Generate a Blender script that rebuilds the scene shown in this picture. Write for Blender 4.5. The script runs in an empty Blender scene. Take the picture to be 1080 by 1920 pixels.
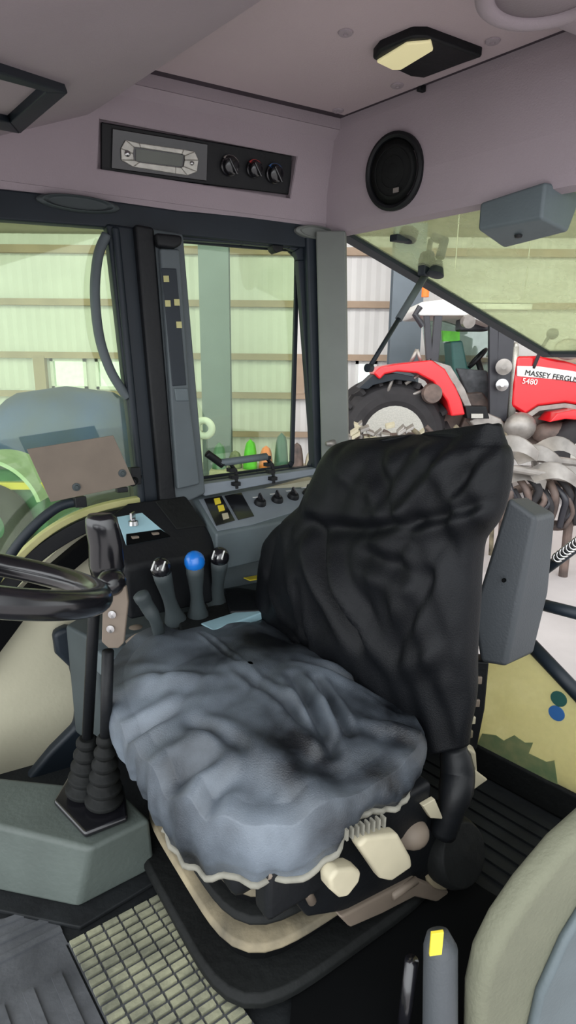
import bpy, math, random
from mathutils import Vector as V, Matrix, noise
random.seed(7)
COL = bpy.context.scene.collection
PI = math.pi
# ------------------------------------------------------------------ camera
F = 1100.0; PITCH = math.radians(14.3); ROLL = math.radians(0.5)
CAM = V((0, 0, 1.25))
R = Matrix.Rotation(PI/2-PITCH, 3, 'X') @ Matrix.Rotation(ROLL, 3, 'Z')
def ray(x, y): return R @ V(((x-540)/F, -(y-960)/F, -1))
def Py(x, y, Y):
    d = ray(x, y); return CAM + d*(Y/d.y)
def Pz(x, y, z):
    d = ray(x, y); return CAM + d*((z-CAM.z)/d.z)
def Pp(x, y, p, n):
    d = ray(x, y); return CAM + d*((p-CAM).dot(n)/d.dot(n))
# cab frame: corner C, A runs forward along the right wall, B runs along the rear wall
C0 = V((.12, 2.1, 0)); A = V((-.882, -.471, 0)); B = V((.684, -.729, 0)); UP = V((0, 0, 1))
def K(a, b, z): return C0 + A*a + B*b + UP*z
NB = A.cross(UP); NB.normalize()          # normal of planes b = const
if NB.dot(B) < 0: NB = -NB
NA = B.cross(UP); NA.normalize()
if NA.dot(A) < 0: NA = -NA
def Pb(x, y, b): return Pp(x, y, K(0, b, 0), NB)
def Pa(x, y, a): return Pp(x, y, K(a, 0, 0), NA)
# seat frame
SW = V((.57, -.82, 0)).normalized(); SF = V((-.82, -.57, 0)).normalized()

# ------------------------------------------------------------------ materials
def lin(c): return tuple((v/255/12.92 if v/255 <= .04045 else ((v/255+.055)/1.055)**2.4) for v in c)+(1,)
MATS = {}
def mat(name, rgb, rough=.6, metal=0, var=.12, scale=8, bump=.0, bscale=60, rgb2=None, sheen=0, coat=0, spec=.5):
    m = bpy.data.materials.new(name); m.use_nodes = True; nt = m.node_tree; n = nt.nodes; l = nt.links
    b = n['Principled BSDF']; c = lin(rgb)
    tc = n.new('ShaderNodeTexCoord'); nz = n.new('ShaderNodeTexNoise')
    nz.inputs['Scale'].default_value = scale; nz.inputs['Detail'].default_value = 6
    l.new(tc.outputs['Object'], nz.inputs['Vector'])
    rp = n.new('ShaderNodeValToRGB'); rp.color_ramp.elements[0].position = .3; rp.color_ramp.elements[1].position = .7
    lo = lin(rgb2) if rgb2 else tuple(v*(1-var) for v in c[:3])+(1,)
    rp.color_ramp.elements[0].color = lo
    rp.color_ramp.elements[1].color = c if rgb2 else tuple(min(1, v*(1+var)) for v in c[:3])+(1,)
    l.new(nz.outputs['Fac'], rp.inputs['Fac']); l.new(rp.outputs['Color'], b.inputs['Base Color'])
    b.inputs['Roughness'].default_value = rough; b.inputs['Metallic'].default_value = metal
    b.inputs['Specular IOR Level'].default_value = spec
    if sheen: b.inputs['Sheen Weight'].default_value = sheen; b.inputs['Sheen Roughness'].default_value = .4
    if coat: b.inputs['Coat Weight'].default_value = coat; b.inputs['Coat Roughness'].default_value = .15
    if bump:
        nb = n.new('ShaderNodeTexNoise'); nb.inputs['Scale'].default_value = bscale; nb.inputs['Detail'].default_value = 5
        bp = n.new('ShaderNodeBump'); bp.inputs['Strength'].default_value = bump; bp.inputs['Distance'].default_value = .01
        l.new(tc.outputs['Object'], nb.inputs['Vector']); l.new(nb.outputs['Fac'], bp.inputs['Height'])
        l.new(bp.outputs['Normal'], b.inputs['Normal'])
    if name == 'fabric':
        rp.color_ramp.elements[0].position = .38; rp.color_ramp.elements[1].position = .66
    MATS[name] = m; return m
def glass(name, tint, dust, dustcol, gloss=.06, scale=3):
    m = bpy.data.materials.new(name); m.use_nodes = True; nt = m.node_tree; n = nt.nodes; l = nt.links
    n.remove(n['Principled BSDF']); out = n['Material Output']
    tr = n.new('ShaderNodeBsdfTransparent'); tr.inputs[0].default_value = tint+(1,)
    gl = n.new('ShaderNodeBsdfGlossy'); gl.inputs['Roughness'].default_value = .03
    df = n.new('ShaderNodeBsdfDiffuse'); df.inputs[0].default_value = lin(dustcol)
    m1 = n.new('ShaderNodeMixShader'); m1.inputs[0].default_value = gloss
    l.new(tr.outputs[0], m1.inputs[1]); l.new(gl.outputs[0], m1.inputs[2])
    tc = n.new('ShaderNodeTexCoord'); nz = n.new('ShaderNodeTexNoise'); nz.inputs['Scale'].default_value = scale*3
    nz.inputs['Detail'].default_value = 8; l.new(tc.outputs['Object'], nz.inputs['Vector'])
    mr = n.new('ShaderNodeMapRange'); mr.inputs[1].default_value = .3; mr.inputs[2].default_value = .75
    mr.inputs[3].default_value = dust*.5; mr.inputs[4].default_value = min(1, dust*1.6)
    l.new(nz.outputs['Fac'], mr.inputs[0])
    tl = n.new('ShaderNodeBsdfTranslucent'); tl.inputs[0].default_value = lin(dustcol)
    md = n.new('ShaderNodeMixShader'); md.inputs[0].default_value = .5
    l.new(df.outputs[0], md.inputs[1]); l.new(tl.outputs[0], md.inputs[2])
    m2 = n.new('ShaderNodeMixShader'); l.new(mr.outputs[0], m2.inputs[0]); l.new(m1.outputs[0], m2.inputs[1]); l.new(md.outputs[0], m2.inputs[2])
    l.new(m2.outputs[0], out.inputs[0]); MATS[name] = m; return m
def emis(name, rgb, s):
    m = bpy.data.materials.new(name); m.use_nodes = True
    b = m.node_tree.nodes['Principled BSDF']; b.inputs['Base Color'].default_value = lin(rgb)
    b.inputs['Emission Color'].default_value = lin(rgb); b.inputs['Emission Strength'].default_value = s
    MATS[name] = m; return m
mat('liner', (152, 140, 146), .85, var=.06, scale=3, bump=.15, bscale=300)
mat('seal', (58, 48, 56), .8)  # dark tone of the hatch strip that stands for a shaded gap
mat('hatch', (178, 162, 166), .8, var=.05, scale=2, bump=.1, bscale=200)
mat('black', (16, 18, 21), .5, var=.2, bump=.1, spec=.3)
mat('gloss_black', (20, 20, 24), .22, var=.1, coat=.5)
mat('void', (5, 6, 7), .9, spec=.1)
mat('rubber', (15, 17, 17), .7, var=.3, bump=.3, bscale=40, spec=.25)
mat('postblack', (26, 34, 42), .5, var=.15, spec=.35)
mat('postgrey', (78, 86, 90), .6, var=.1)
mat('pillar', (112, 116, 112), .65, var=.08)
mat('consolegrey', (86, 96, 100), .55, var=.1, bump=.1, bscale=150)
mat('consoledark', (58, 66, 68), .6, var=.12)
mat('panelface', (120, 128, 136), .5, var=.1)
mat('boxgrey', (76, 84, 80), .6, var=.12, bump=.15, bscale=80)
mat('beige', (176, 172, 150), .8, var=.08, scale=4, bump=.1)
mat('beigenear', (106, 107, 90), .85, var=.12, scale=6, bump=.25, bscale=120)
mat('tan', (118, 106, 94), .6, metal=.1, var=.12, scale=10)
mat('dusttan', (150, 138, 112), .8, rgb2=(70, 66, 56), scale=9, bump=.2)
mat('cream', (178, 170, 146), .6, var=.08, scale=12)
mat('fabric', (108, 117, 127), .42, rgb2=(10, 13, 18), scale=3.4, bump=.2, bscale=350, spec=.45)  # pale grey mottling is sheen painted into the black cover's colour
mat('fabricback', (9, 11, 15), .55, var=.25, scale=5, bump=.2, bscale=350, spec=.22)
mat('hem', (120, 118, 108), .7, var=.2, scale=30)
mat('housing', (62, 66, 70), .55, var=.08, scale=5, bump=.12, bscale=200)
mat('mat_dust', (150, 150, 124), .85, rgb2=(88, 90, 78), scale=14, bump=.25)
mat('mat_dark', (28, 31, 33), .7, rgb2=(15, 17, 19), scale=9, bump=.2, spec=.25)
mat('mat_grey', (84, 86, 90), .6, rgb2=(48, 50, 54), scale=7, bump=.2)
mat('blue', (20, 110, 200), .3, var=.05, coat=.4)
mat('white', (225, 225, 222), .5, var=.05)
mat('yellow', (225, 205, 60), .5, var=.1)
mat('orange', (235, 120, 40), .5)
mat('redknob', (170, 50, 50), .4)
mat('paleblue', (150, 185, 195), .45, var=.12)
mat('chrome', (190, 190, 190), .2, metal=1, var=.05)
mat('steel', (150, 145, 140), .45, metal=.6, var=.25, scale=6)
mat('silver', (180, 178, 170), .4, metal=.4, var=.15, scale=60)
mat('lcd', (88, 92, 84), .3)
mat('barnpanel', (216, 214, 212), .75, var=.05, scale=1)
mat('girt', (168, 146, 126), .8, var=.12, scale=2)
mat('barnsteel', (98, 108, 116), .6, var=.1, scale=2)
mat('concrete', (196, 190, 190), .85, var=.12, scale=1.2, bump=.2)
mat('roofsheet', (172, 166, 146), .85, var=.1, scale=1.5)
mat('bluetarp', (40, 66, 120), .6, rgb2=(40, 48, 64), scale=1.3, bump=.6, bscale=6)
mat('green', (78, 124, 96), .5, var=.2, scale=4)
mat('palegreen', (170, 190, 160), .6, var=.1)
mat('limegreen', (90, 190, 40), .5, var=.2)
mat('red', (215, 14, 28), .3, var=.06, scale=3, coat=.4)
mat('tyre', (40, 38, 40), .8, var=.25, scale=6, bump=.3, bscale=15)
mat('brownmetal', (118, 100, 92), .6, rgb2=(66, 58, 56), scale=5, metal=.2)
mat('darkcab', (44, 44, 50), .4, var=.1)
mat('cardboard', (196, 190, 138), .8, rgb2=(160, 160, 104), scale=5, bump=.2)
mat('darkgreen', (40, 84, 78), .5)
mat('mossgreen', (96, 120, 82), .9, rgb2=(140, 144, 100), scale=20)
mat('medblue', (50, 100, 160), .5)
emis('lens', (235, 225, 175), .35)
glass('glass_green', (.84, .95, .76), .035, (200, 215, 190))
glass('glass_clear', (.90, .96, .90), .10, (200, 210, 200))
glass('glass_rear', (.86, .93, .74), .30, (220, 225, 195), gloss=.05)
glass('glass_dirty', (.85, .84, .62), .62, (232, 226, 176), gloss=.04, scale=2)
glass('glass_tractor', (.55, .65, .6), .08, (140, 150, 150), gloss=.12)

# ------------------------------------------------------------------ mesh builder
class MB:
    def __init__(s): s.v = []; s.f = []
    def add(s, vs, fs):
        o = len(s.v); s.v += [V(x) for x in vs]; s.f += [tuple(i+o for i in f) for f in fs]; return s
    def prism(s, pts, ext):
        n = len(pts); ext = V(ext); p = [V(q) for q in pts]
        nrm = V((0, 0, 0))
        for i in range(n): nrm += (p[i]-p[0]).cross(p[(i+1) % n]-p[0])
        if nrm.dot(ext) > 0: p = p[::-1]
        return s.add(p+[q+ext for q in p], [tuple(range(n)), tuple(range(2*n-1, n-1, -1))] +
                     [((i+1) % n, i, i+n, (i+1) % n+n) for i in range(n)])
    def box(s, c, sx, sy, sz, X=V((1, 0, 0)), Y=V((0, 1, 0)), Z=UP):
        c = V(c); X = V(X).normalized()*sx/2; Y = V(Y).normalized()*sy/2; Z = V(Z).normalized()*sz/2
        return s.prism([c-X-Y-Z, c+X-Y-Z, c+X+Y-Z, c-X+Y-Z], Z*2)
    def rings(s, rs, close=True, caps=True):
        n = len(rs[0]); vs = [p for r in rs for p in r]; fs = []
        for i in range(len(rs)-1):
            for j in range(n if close else n-1):
                fs.append((i*n+j, i*n+(j+1) % n, (i+1)*n+(j+1) % n, (i+1)*n+j))
        if caps: fs += [tuple(range(n))[::-1], tuple(range((len(rs)-1)*n, len(rs)*n))]
        return s.add(vs, fs)
    def tube(s, path, r, seg=12, caps=True):
        path = [V(p) for p in path]; rs = []; n = len(path)
        rad = r if isinstance(r, (list, tuple)) else [r]*n
        t0 = (path[1]-path[0]).normalized(); u = t0.orthogonal().normalized()
        for i in range(n):
            t = (path[min(i+1, n-1)]-path[max(i-1, 0)]).normalized()
            u = (u-t*u.dot(t)).normalized(); w = t.cross(u)
            rs.append([path[i]+(u*math.cos(k*2*PI/seg)+w*math.sin(k*2*PI/seg))*rad[i] for k in range(seg)])
        return s.rings(rs, caps=caps)
    def lathe(s, prof, o, ax, seg=24):       # prof: (distance along axis, radius)
        ax = V(ax).normalized(); u = ax.orthogonal().normalized(); w = ax.cross(u)
        return s.rings([[V(o)+ax*h+(u*math.cos(k*2*PI/seg)+w*math.sin(k*2*PI/seg))*max(r, 1e-4) for k in range(seg)] for h, r in prof])
    def ell(s, c, r, ax=(UP), seg=16, X=None):   # ellipsoid, r=(rx,ry,rz)
        c = V(c); vs = []
        return s.rings([[c+V((r[0]*math.sin(t)*math.cos(k*2*PI/seg), r[1]*math.sin(t)*math.sin(k*2*PI/seg), r[2]*math.cos(t))) for k in range(seg)]
                        for t in [PI*(i+.02)/9.04 for i in range(10)][::-1]])
    def torus(s, c, ax, R0, r, seg=48, rs=14, sq=1):
        ax = V(ax).normalized(); u = ax.orthogonal().normalized(); w = ax.cross(u); c = V(c); rr = []
        for i in range(seg+1):
            d = u*math.cos(i*2*PI/seg)+w*math.sin(i*2*PI/seg)
            rr.append([c+d*(R0+r*math.cos(k*2*PI/rs))+ax*(r*sq*math.sin(k*2*PI/rs)) for k in range(rs)])
        return s.rings(rr, caps=False)
ORG = {}
def build(mb, name, m, parent=None, smooth=False, bevel=0, seg=2, sub=0):
    me = bpy.data.meshes.new(name)
    if parent is not None: o0 = ORG[parent]
    else:
        o0 = V((sum(v.x for v in mb.v)/len(mb.v), sum(v.y for v in mb.v)/len(mb.v), min(v.z for v in mb.v)))
    me.from_pydata([v-o0 for v in mb.v], [], mb.f); me.update()
    import bmesh
    bm = bmesh.new(); bm.from_mesh(me); bmesh.ops.recalc_face_normals(bm, faces=bm.faces); bm.to_mesh(me); bm.free()
    o = bpy.data.objects.new(name, me); COL.objects.link(o); me.materials.append(MATS[m])
    if parent is not None: o.parent = parent
    else: o.location = o0
    ORG[o] = o0
    if smooth:
        for p in me.polygons: p.use_smooth = True
    if bevel:
        b = o.modifiers.new('b', 'BEVEL'); b.width = bevel; b.segments = seg; b.limit_method = 'ANGLE'; b.angle_limit = math.radians(35)
        for p in me.polygons: p.use_smooth = True
        w = o.modifiers.new('w', 'WEIGHTED_NORMAL'); w.keep_sharp = True
    if sub:
        d = o.modifiers.new('s', 'SUBSURF'); d.levels = sub; d.render_levels = sub
    return o
def tag(o, label, cat, group=None):
    o['label'] = label; o['category'] = cat
    if group: o['group'] = group
    return o
def thing(name, label, cat, loc, group=None):
    o = bpy.data.objects.new(name, None); COL.objects.link(o); o.location = V(loc); ORG[o] = V(loc)
    o.empty_display_size = .05
    return tag(o, label, cat, group)
def struct(mb, name, m, **k):
    o = build(mb, name, m, **k)
    if k.get('parent') is None: o['kind'] = 'structure'
    return o
def copy_thing(o, delta, label=None):
    c = o.copy(); COL.objects.link(c); c.location = o.location+V(delta); ORG[c] = ORG[o]+V(delta)
    for ch in [x for x in bpy.data.objects if x.parent == o]:
        d = ch.copy(); COL.objects.link(d); d.parent = c; ORG[d] = ORG[c]
        for g in [x for x in bpy.data.objects if x.parent == ch]:
            e = g.copy(); COL.objects.link(e); e.parent = d; ORG[e] = ORG[c]
    if label: c['label'] = label
    return c
def smoothpath(p, n=6):
    p = [V(q) for q in p]; out = []
    for i in range(len(p)-1):
        a, b, c, d = p[max(i-1, 0)], p[i], p[i+1], p[min(i+2, len(p)-1)]
        for k in range(n):
            t = k/n
            out.append(.5*((2*b)+(c-a)*t+(2*a-5*b+4*c-d)*t*t+(3*b-a-3*c+d)*t**3))
    return out+[p[-1]]
def pl(f, pts, *a): return [f(x, y, *a) for x, y in pts]

# ================================================================== BARN
GZ = -1.1; WY = 14.0
g = MB(); g.box((2, 8, GZ-.1), 60, 44, .2); struct(g, 'ground', 'concrete')
wz0, wz1, eave = .60, 1.30, 3.95
wl = MB()
def wallbox(mb, x0, x1, z0, z1, y=WY, t=.12): mb.box(((x0+x1)/2, y+t/2, (z0+z1)/2), x1-x0, t, z1-z0)
wins = []
for (pa, pb) in ((96, 163), (180, 246), (666, 706)):
    wins.append((Py(pa, 700, WY).x, Py(pb, 700, WY).x))
def corr(mb, x0, x1, z0, z1):       # corrugated cladding of real depth
    n = int((x1-x0)/.11)+1; rs = []
    for i in range(n+1):
        x = x0+(x1-x0)*i/n; d = .0 if i % 2 else .02
        rs.append([V((x, WY+d, z0)), V((x, WY+d, z1)), V((x, WY+.12, z1)), V((x, WY+.12, z0))])
    mb.rings(rs)
corr(wl, -16, 16, wz1, eave); corr(wl, -16, 16, GZ, wz0)
xs = [-16]+[v for w in wins for v in w]+[16]
for i in range(0, len(xs), 2): corr(wl, xs[i], xs[i+1], wz0, wz1)
struct(wl, 'wall_far', 'barnpanel')
for i, (x0, x1) in enumerate(wins):
    f = MB(); t = .07
    wallbox(f, x0, x1, wz0, wz0+t, WY-.03); wallbox(f, x0, x1, wz1-t, wz1, WY-.03)
    wallbox(f, x0, x0+t, wz0, wz1, WY-.03); wallbox(f, x1-t, x1, wz0, wz1, WY-.03)
    fr = struct(f, 'window_%d' % (i+1), 'white')
    p = MB(); wallbox(p, x0, x1, wz0, wz1, WY+.03, .01); build(p, 'glass', 'glass_clear', fr)
gi = 0
for z, hh in ((3.62, .16), (2.52, .14), (1.37, .14), (.50, .14), (-.4, .12)):
    gi += 1; m = MB(); m.box((0, WY-.09, z), 32, .14, hh); struct(m, 'trim_%d' % gi, 'girt')
# timber cill / studs by the left windows
for px in (80, 560):
    gi += 1; m = MB(); X = Py(px, 700, WY).x; m.box((X, WY-.1, .95), .26, .15, .8); struct(m, 'trim_%d' % gi, 'girt')
def column(px, w, Y, label):
    m = MB(); X = Py(px, 650, Y).x; h = 3.9-GZ; zc = (3.9+GZ)/2
    m.box((X, Y-.14, zc), w, .03, h); m.box((X, Y+.14, zc), w, .03, h); m.box((X, Y, zc), .04, .28, h)
    m.box((X, Y, GZ+.02), w*1.3, .4, .04)
    tag(build(m, 'steel_column', 'barnsteel'), label, 'column')
column(405, .60, 12.6, 'grey steel barn column seen through the small side window')
column(757, .62, 12.6, 'dark steel barn column standing behind the red tractor')
r = MB(); r.prism([V((-16, WY+.2, 3.95)), V((16, WY+.2, 3.95)), V((16, 1, 7.6)), V((-16, 1, 7.6))], V((0, 0, .12))); struct(r, 'roof', 'roofsheet')
for k, Y in enumerate((12.2, 9.6, 7.0)):
    m = MB(); z = 3.95+(WY-Y)*.281-.1; m.box((0, Y, z), 32, .09, .2); gi += 1; struct(m, 'trim_%d' % gi, 'girt')
# white bar on two rods behind rear glass
m = MB(); p = Py(915, 575, 12.2); t = thing('white_bar', 'long white hanging bar seen through the raised rear window', 'light', (p.x, 12.2, p.z))
m.box((p.x, 12.2, p.z), 1.7, .14, .12); build(m, 'bar_body', 'white', t, bevel=.02)
m = MB(); m.box((p.x, 12.2, p.z+.09), 1.8, .18, .05); m.tube([(p.x-.7, 12.2, p.z+.1), (p.x-.7, 12.2, 4.52)], .012); m.tube([(p.x+.7, 12.2, p.z+.1), (p.x+.7, 12.2, 4.52)], .012)
build(m, 'housing', 'silver', t)

# blue covered machine and green trailer outside the left glass
t = thing('covered_machine', 'rounded machine under a dark blue sheet outside the left window', 'machine', Py(100, 900, 7)*1)
ORG[t].z = GZ; t.location.z = GZ
def dome(cx, cy, hx, hy, z0, z1, nz=14, ns=40, pw=3.0, wob=.05):
    rs = []
    for i in range(nz+1):
        f = i/nz; k = (1-f**pw)**(1/pw) if f < 1 else 0.02
        z = z0+(z1-z0)*f
        rr = []
        for j in range(ns):
            th = 2*PI*j/ns; cx_, sy_ = math.cos(th), math.sin(th)
            e = (abs(cx_)**3+abs(sy_)**3)**(-1/3)
            d = 1+wob*noise.noise(V((cx_*2, sy_*2, z*2)))
            rr.append(V((cx+hx*k*e*cx_*d, cy+hy*k*e*sy_*d, z)))
        rs.append(rr)
    return MB().rings(rs)
cc = Py(95, 800, 7)
build(dome(cc.x, 7.6, .98, .7, GZ+.9, Py(100, 728, 7).z), 'cover', 'bluetarp', t, smooth=True)
m = MB(); m.box((cc.x, 7.6, GZ+.75), 1.8, 1.2, .4); build(m, 'chassis', 'darkcab', t, bevel=.03)
for sx in (-.6, .6):
    m = MB(); m.torus((cc.x+sx, 7.05, GZ+.36), (0, 1, 0), .27, .1); build(m, 'wheel', 'tyre', t, smooth=True)
c = Py(20, 900, 4.6)
t = thing('green_trailer', 'pale green machine with curved mudguard outside the left window', 'trailer', (c.x, 4.6, GZ))
m = MB(); m.prism(pl(Py, [(-120, 880), (20, 880), (75, 925), (90, 985), (60, 1100), (-120, 1100)], 4.6), (0, .8, 0)); build(m, 'body', 'green', t, bevel=.03)
m = MB(); m.prism(pl(Py, [(-120, 905), (80, 905), (84, 918), (-120, 918)], 4.55), (0, .06, 0)); build(m, 'band', 'yellow', t)
m = MB(); rs = []
for k in range(15):
    an = PI*.08+PI*.5*k/14; cx = Py(-15, 960, 4.5)
    rs.append([cx+V((r_*math.cos(an), dy, r_*math.sin(an))) for r_, dy in ((.42, -.1), (.45, -.1), (.45, .35), (.42, .35))])
m.rings(rs); build(m, 'mudguard', 'palegreen', t, smooth=False)
m = MB(); cx = Py(-20, 985, 4.52); m.torus(cx, (0, 1, 0), .24, .11); build(m, 'wheel', 'tyre', t, smooth=True)
for k in range(2):
    m = MB(); m.tube([V((c.x-.5*k, 5.2, GZ)), V((c.x-.5*k, 5.2, GZ+1.4))], .05); build(m, 'leg', 'darkcab', t)

# clutter in the side window
c = Py(383, 803, 9); t = thing('hose_reel', 'white ring-shaped reel on a post beside the steel column', 'reel', (c.x, 9, GZ))
m = MB(); m.torus(c, (0.15, 1, .1), .12, .055); build(m, 'ring', 'white', t, smooth=True)
m = MB(); m.tube([c+V((0, .05, -.1)), V((c.x, 9.05, GZ))], .04); m.box((c.x, 9.05, GZ+.02), .4, .4, .04); build(m, 'post', 'barnsteel', t)
bz = -.26
bx0 = Py(398, 880, 8.6).x; bx1 = Py(600, 880, 8.6).x
t = thing('work_bench', 'pale wooden bench outside the side window carrying sacks', 'bench', ((bx0+bx1)/2, 8.6, GZ))
m = MB(); m.box(((bx0+bx1)/2, 8.6, bz-.03), bx1-bx0, .7, .06); build(m, 'top', 'cream', t, bevel=.005)
for sx in (bx0+.08, bx1-.08):
    for sy in (8.32, 8.88):
        m = MB(); m.box((sx, sy, (GZ+bz-.06)/2), .07, .07, bz-.06-GZ); build(m, 'leg', 'girt', t)
heap = [('green', .30, 'left end of the bench'), ('mat_dust', .20, 'between green and lime green sacks'), ('limegreen', .34, 'second tallest on the bench'), ('orange', .26, 'between two green ones'), ('darkgreen', .42, 'tallest on the bench'), ('brownmetal', .3, 'right of the tallest sack'), ('cream', .22, 'right end of the bench')]
names = {'green': 'green', 'limegreen': 'lime green', 'orange': 'orange', 'mat_dust': 'dusty olive', 'darkgreen': 'dark green', 'cream': 'cream', 'brownmetal': 'rusty brown'}
for i, (mm, h, wh) in enumerate(heap):
    x = bx0+.12+i*(bx1-bx0-.24)/6
    mb = dome(x, 8.52+.06*(i % 2), .098, .14, bz, bz+h*1.25, nz=8, ns=20, pw=2.4, wob=.18)
    tag(build(mb, 'sack', mm, smooth=True), '%s sack outside the side window, %s' % (names[mm], wh), 'sack', 'sacks standing on the bench outside')

# ================================================================== RED TRACTOR
TY = 10.0
base = Py(800, 800, TY); t = thing('red_tractor', 'red farm tractor with white bonnet stripe parked in the shed', 'tractor', (base.x, TY+.8, GZ))
def T(pts, y0, th, name, m, bevel=.0, **k):
    mb = MB(); mb.prism(pl(Py, pts, y0), (0, th, 0)); return build(mb, name, m, t, bevel=bevel, **k)
wc = Py(736, 818, TY)
m = MB(); m.torus(wc+V((0, .1, 0)), (0, 1, 0), .66, .27, sq=.95)
for k in range(36):
    an = 2*PI*k/36; d = V((math.cos(an), 0, math.sin(an)))
    m.box(wc+d*.92+V((0, .0 if k % 2 else .2, 0)), .1, .26, .06, X=d, Y=V((0, 1, .0))+d.cross(V((0, 1, 0)))*(.5 if k % 2 else -.5), Z=d.cross(V((0, 1, 0))))
ty = build(m, 'rear_tyre', 'tyre', t, smooth=False)
m = MB(); m.lathe([(-.22, .46), (-.22, .52), (0, .48), (.02, .12), (-.12, .12), (-.14, .05), (-.2, .04)], wc+V((0, .1, 0)), (0, 1, 0), 32); build(m, 'rear_rim', 'silver', t, smooth=False)
m = MB(); m.torus(wc+V((0, 1.7, 0)), (0, 1, 0), .66, .27, sq=.95); build(m, 'rear_tyre', 'tyre', t, smooth=True)
# front wheel
fc = Py(1095, 850, TY-.1)
m = MB(); m.torus(fc, (0, 1, 0), .44, .22, sq=.9); build(m, 'front_tyre', 'tyre', t, smooth=True)
m = MB(); m.lathe([(-.15, .28), (-.15, .31), (0, .28), (.0, .1)], fc, (0, 1, 0), 28); build(m, 'front_rim', 'silver', t)
# fenders
outer = [(700, 700), (712, 688), (745, 682), (810, 675), (835, 692), (856, 728), (866, 752), (873, 778)]
inner = [(846, 781), (838, 752), (812, 716), (782, 700), (745, 697), (722, 702), (712, 712)]
T(outer+inner, TY-.28, .62, 'rear_fender', 'red', bevel=.03)
T([(673, 728), (700, 703), (745, 700), (775, 706), (780, 716), (742, 712), (700, 722), (690, 730)], TY-.2, .5, 'mud_flap', 'postblack', bevel=.01)
# bonnet
bon = [(970, 668), (1010, 667), (1060, 676), (1180, 712), (1230, 760), (1220, 790), (1130, 768), (1060, 756), (1010, 762), (985, 778), (960, 762), (963, 720)]
bn = T(bon, TY-.0, .95, 'bonnet', 'red', bevel=.05)
s1 = MB(); s1.prism(pl(Py, [(970, 686), (1010, 687), (1075, 696), (1180, 722), (1180, 740), (1090, 717), (1040, 711), (970, 705)], TY-.02), (0, .03, 0)); s1 = build(s1, 'stripe', 'white', bn)
def text(s, px, py, Y, size, name, m, parent, rot=0):
    cu = bpy.data.curves.new(name, 'FONT'); cu.body = s; cu.size = size; cu.extrude = .004; cu.materials.append(MATS[m])
    o = bpy.data.objects.new(name, cu); COL.objects.link(o); o.parent = parent
    o.location = Py(px, py, Y)-ORG[parent]; o.rotation_euler = (PI/2, rot, 0)
    bpy.context.view_layer.update()
    me = bpy.data.meshes.new_from_object(o.evaluated_get(bpy.context.evaluated_depsgraph_get()))
    q = bpy.data.objects.new(name, me); COL.objects.link(q); q.parent = parent; q.location = o.location; q.rotation_euler = o.rotation_euler
    if not me.materials: me.materials.append(MATS[m])
    bpy.data.objects.remove(o); bpy.data.curves.remove(cu); q.name = name; ORG[q] = ORG[parent]; return q
text('MASSEY FERGUSON', 983, 703, TY-.03, .125, 'lettering', 'black', bn, rot=.13)
text('5480', 978, 719, TY-.03, .13, 'model_number', 'white', bn, rot=.08)
T([(985, 778), (1010, 762), (1060, 756), (1130, 768), (1130, 776), (1060, 764), (1012, 770), (990, 786)], TY-.03, .05, 'bonnet_seam', 'steel')
ff = T([(1030, 792), (1045, 775), (1080, 768), (1140, 775), (1180, 800), (1120, 790), (1060, 786)], TY-.35, .5, 'front_fender', 'red', bevel=.02)
# engine / chassis
T([(875, 775), (985, 782), (1060, 770), (1180, 780), (1180, 840), (980, 850), (850, 835)], TY+.15, .6, 'chassis', 'brownmetal', bevel=.04)
T([(800, 745), (905, 735), (940, 780), (900, 830), (780, 830), (775, 780)], TY+.3, .6, 'transmission', 'brownmetal', bevel=.04)
m = MB(); m.lathe([(-.1, .02), (-.1, .32), (.25, .36), (.5, .36)], Py(795, 808, TY+.1), (0, 1, 0), 24); build(m, 'axle_housing', 'brownmetal', t)
m = MB(); m.lathe([(0, .02), (0, .15), (.1, .17), (.12, .15)], Py(812, 738, TY-.3), (0, 1, 0), 20); build(m, 'work_lamp', 'brownmetal', t)
m = MB(); m.ell(Py(975, 800, TY-.2), (.26, .2, .24)); build(m, 'fuel_tank', 'steel', t, smooth=True)
m = MB(); m.ell(Py(1040, 812, TY), (.4, .2, .2)); build(m, 'front_axle', 'brownmetal', t, smooth=True)
# steps
st = T([(872, 762), (912, 762), (918, 785), (876, 785)], TY-.25, .25, 'step', 'black', bevel=.01)
T([(884, 776), (906, 776), (906, 784), (884, 784)], TY-.28, .05, 'step_plate', 'silver')
T([(905, 770), (940, 785), (960, 815), (900, 812), (880, 790)], TY-.1, .4, 'step_bracket', 'steel', bevel=.03)
# cab
roof = T([(778, 580), (790, 566), (840, 560), (870, 568), (905, 590), (935, 602), (930, 612), (870, 592), (785, 592)], TY+.0, 1.4, 'cab_roof', 'palegreen', bevel=.03)
roof.data.materials[0] = MATS['white']
for nm, pts in (('cab_post', [(795, 592), (806, 592), (812, 672), (800, 676)]), ('cab_post', [(815, 592), (830, 592), (822, 680), (808, 676)]),
                ('cab_post', [(918, 606), (935, 612), (932, 790), (918, 790)]), ('cab_post', [(935, 612), (966, 625), (958, 700), (950, 790), (930, 790)])):
    T(pts, TY+.02, .1, nm, 'darkcab', bevel=.01)
T([(790, 592), (930, 606), (925, 760), (880, 760), (850, 705), (800, 680)], TY+1.2, .03, 'far_glass', 'glass_tractor')
T([(812, 676), (845, 686), (872, 730), (890, 775), (880, 780), (852, 722), (826, 690)], TY-.05, .12, 'door_sill', 'steel', bevel=.01)
m = MB(); m.prism(pl(Py, [(845, 640), (868, 638), (878, 690), (905, 700), (900, 720), (850, 712)], TY+.5), (0, .5, 0)); build(m, 'operator_seat', 'green', t, bevel=.04).data.materials[0] = MATS['darkgreen']
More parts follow.
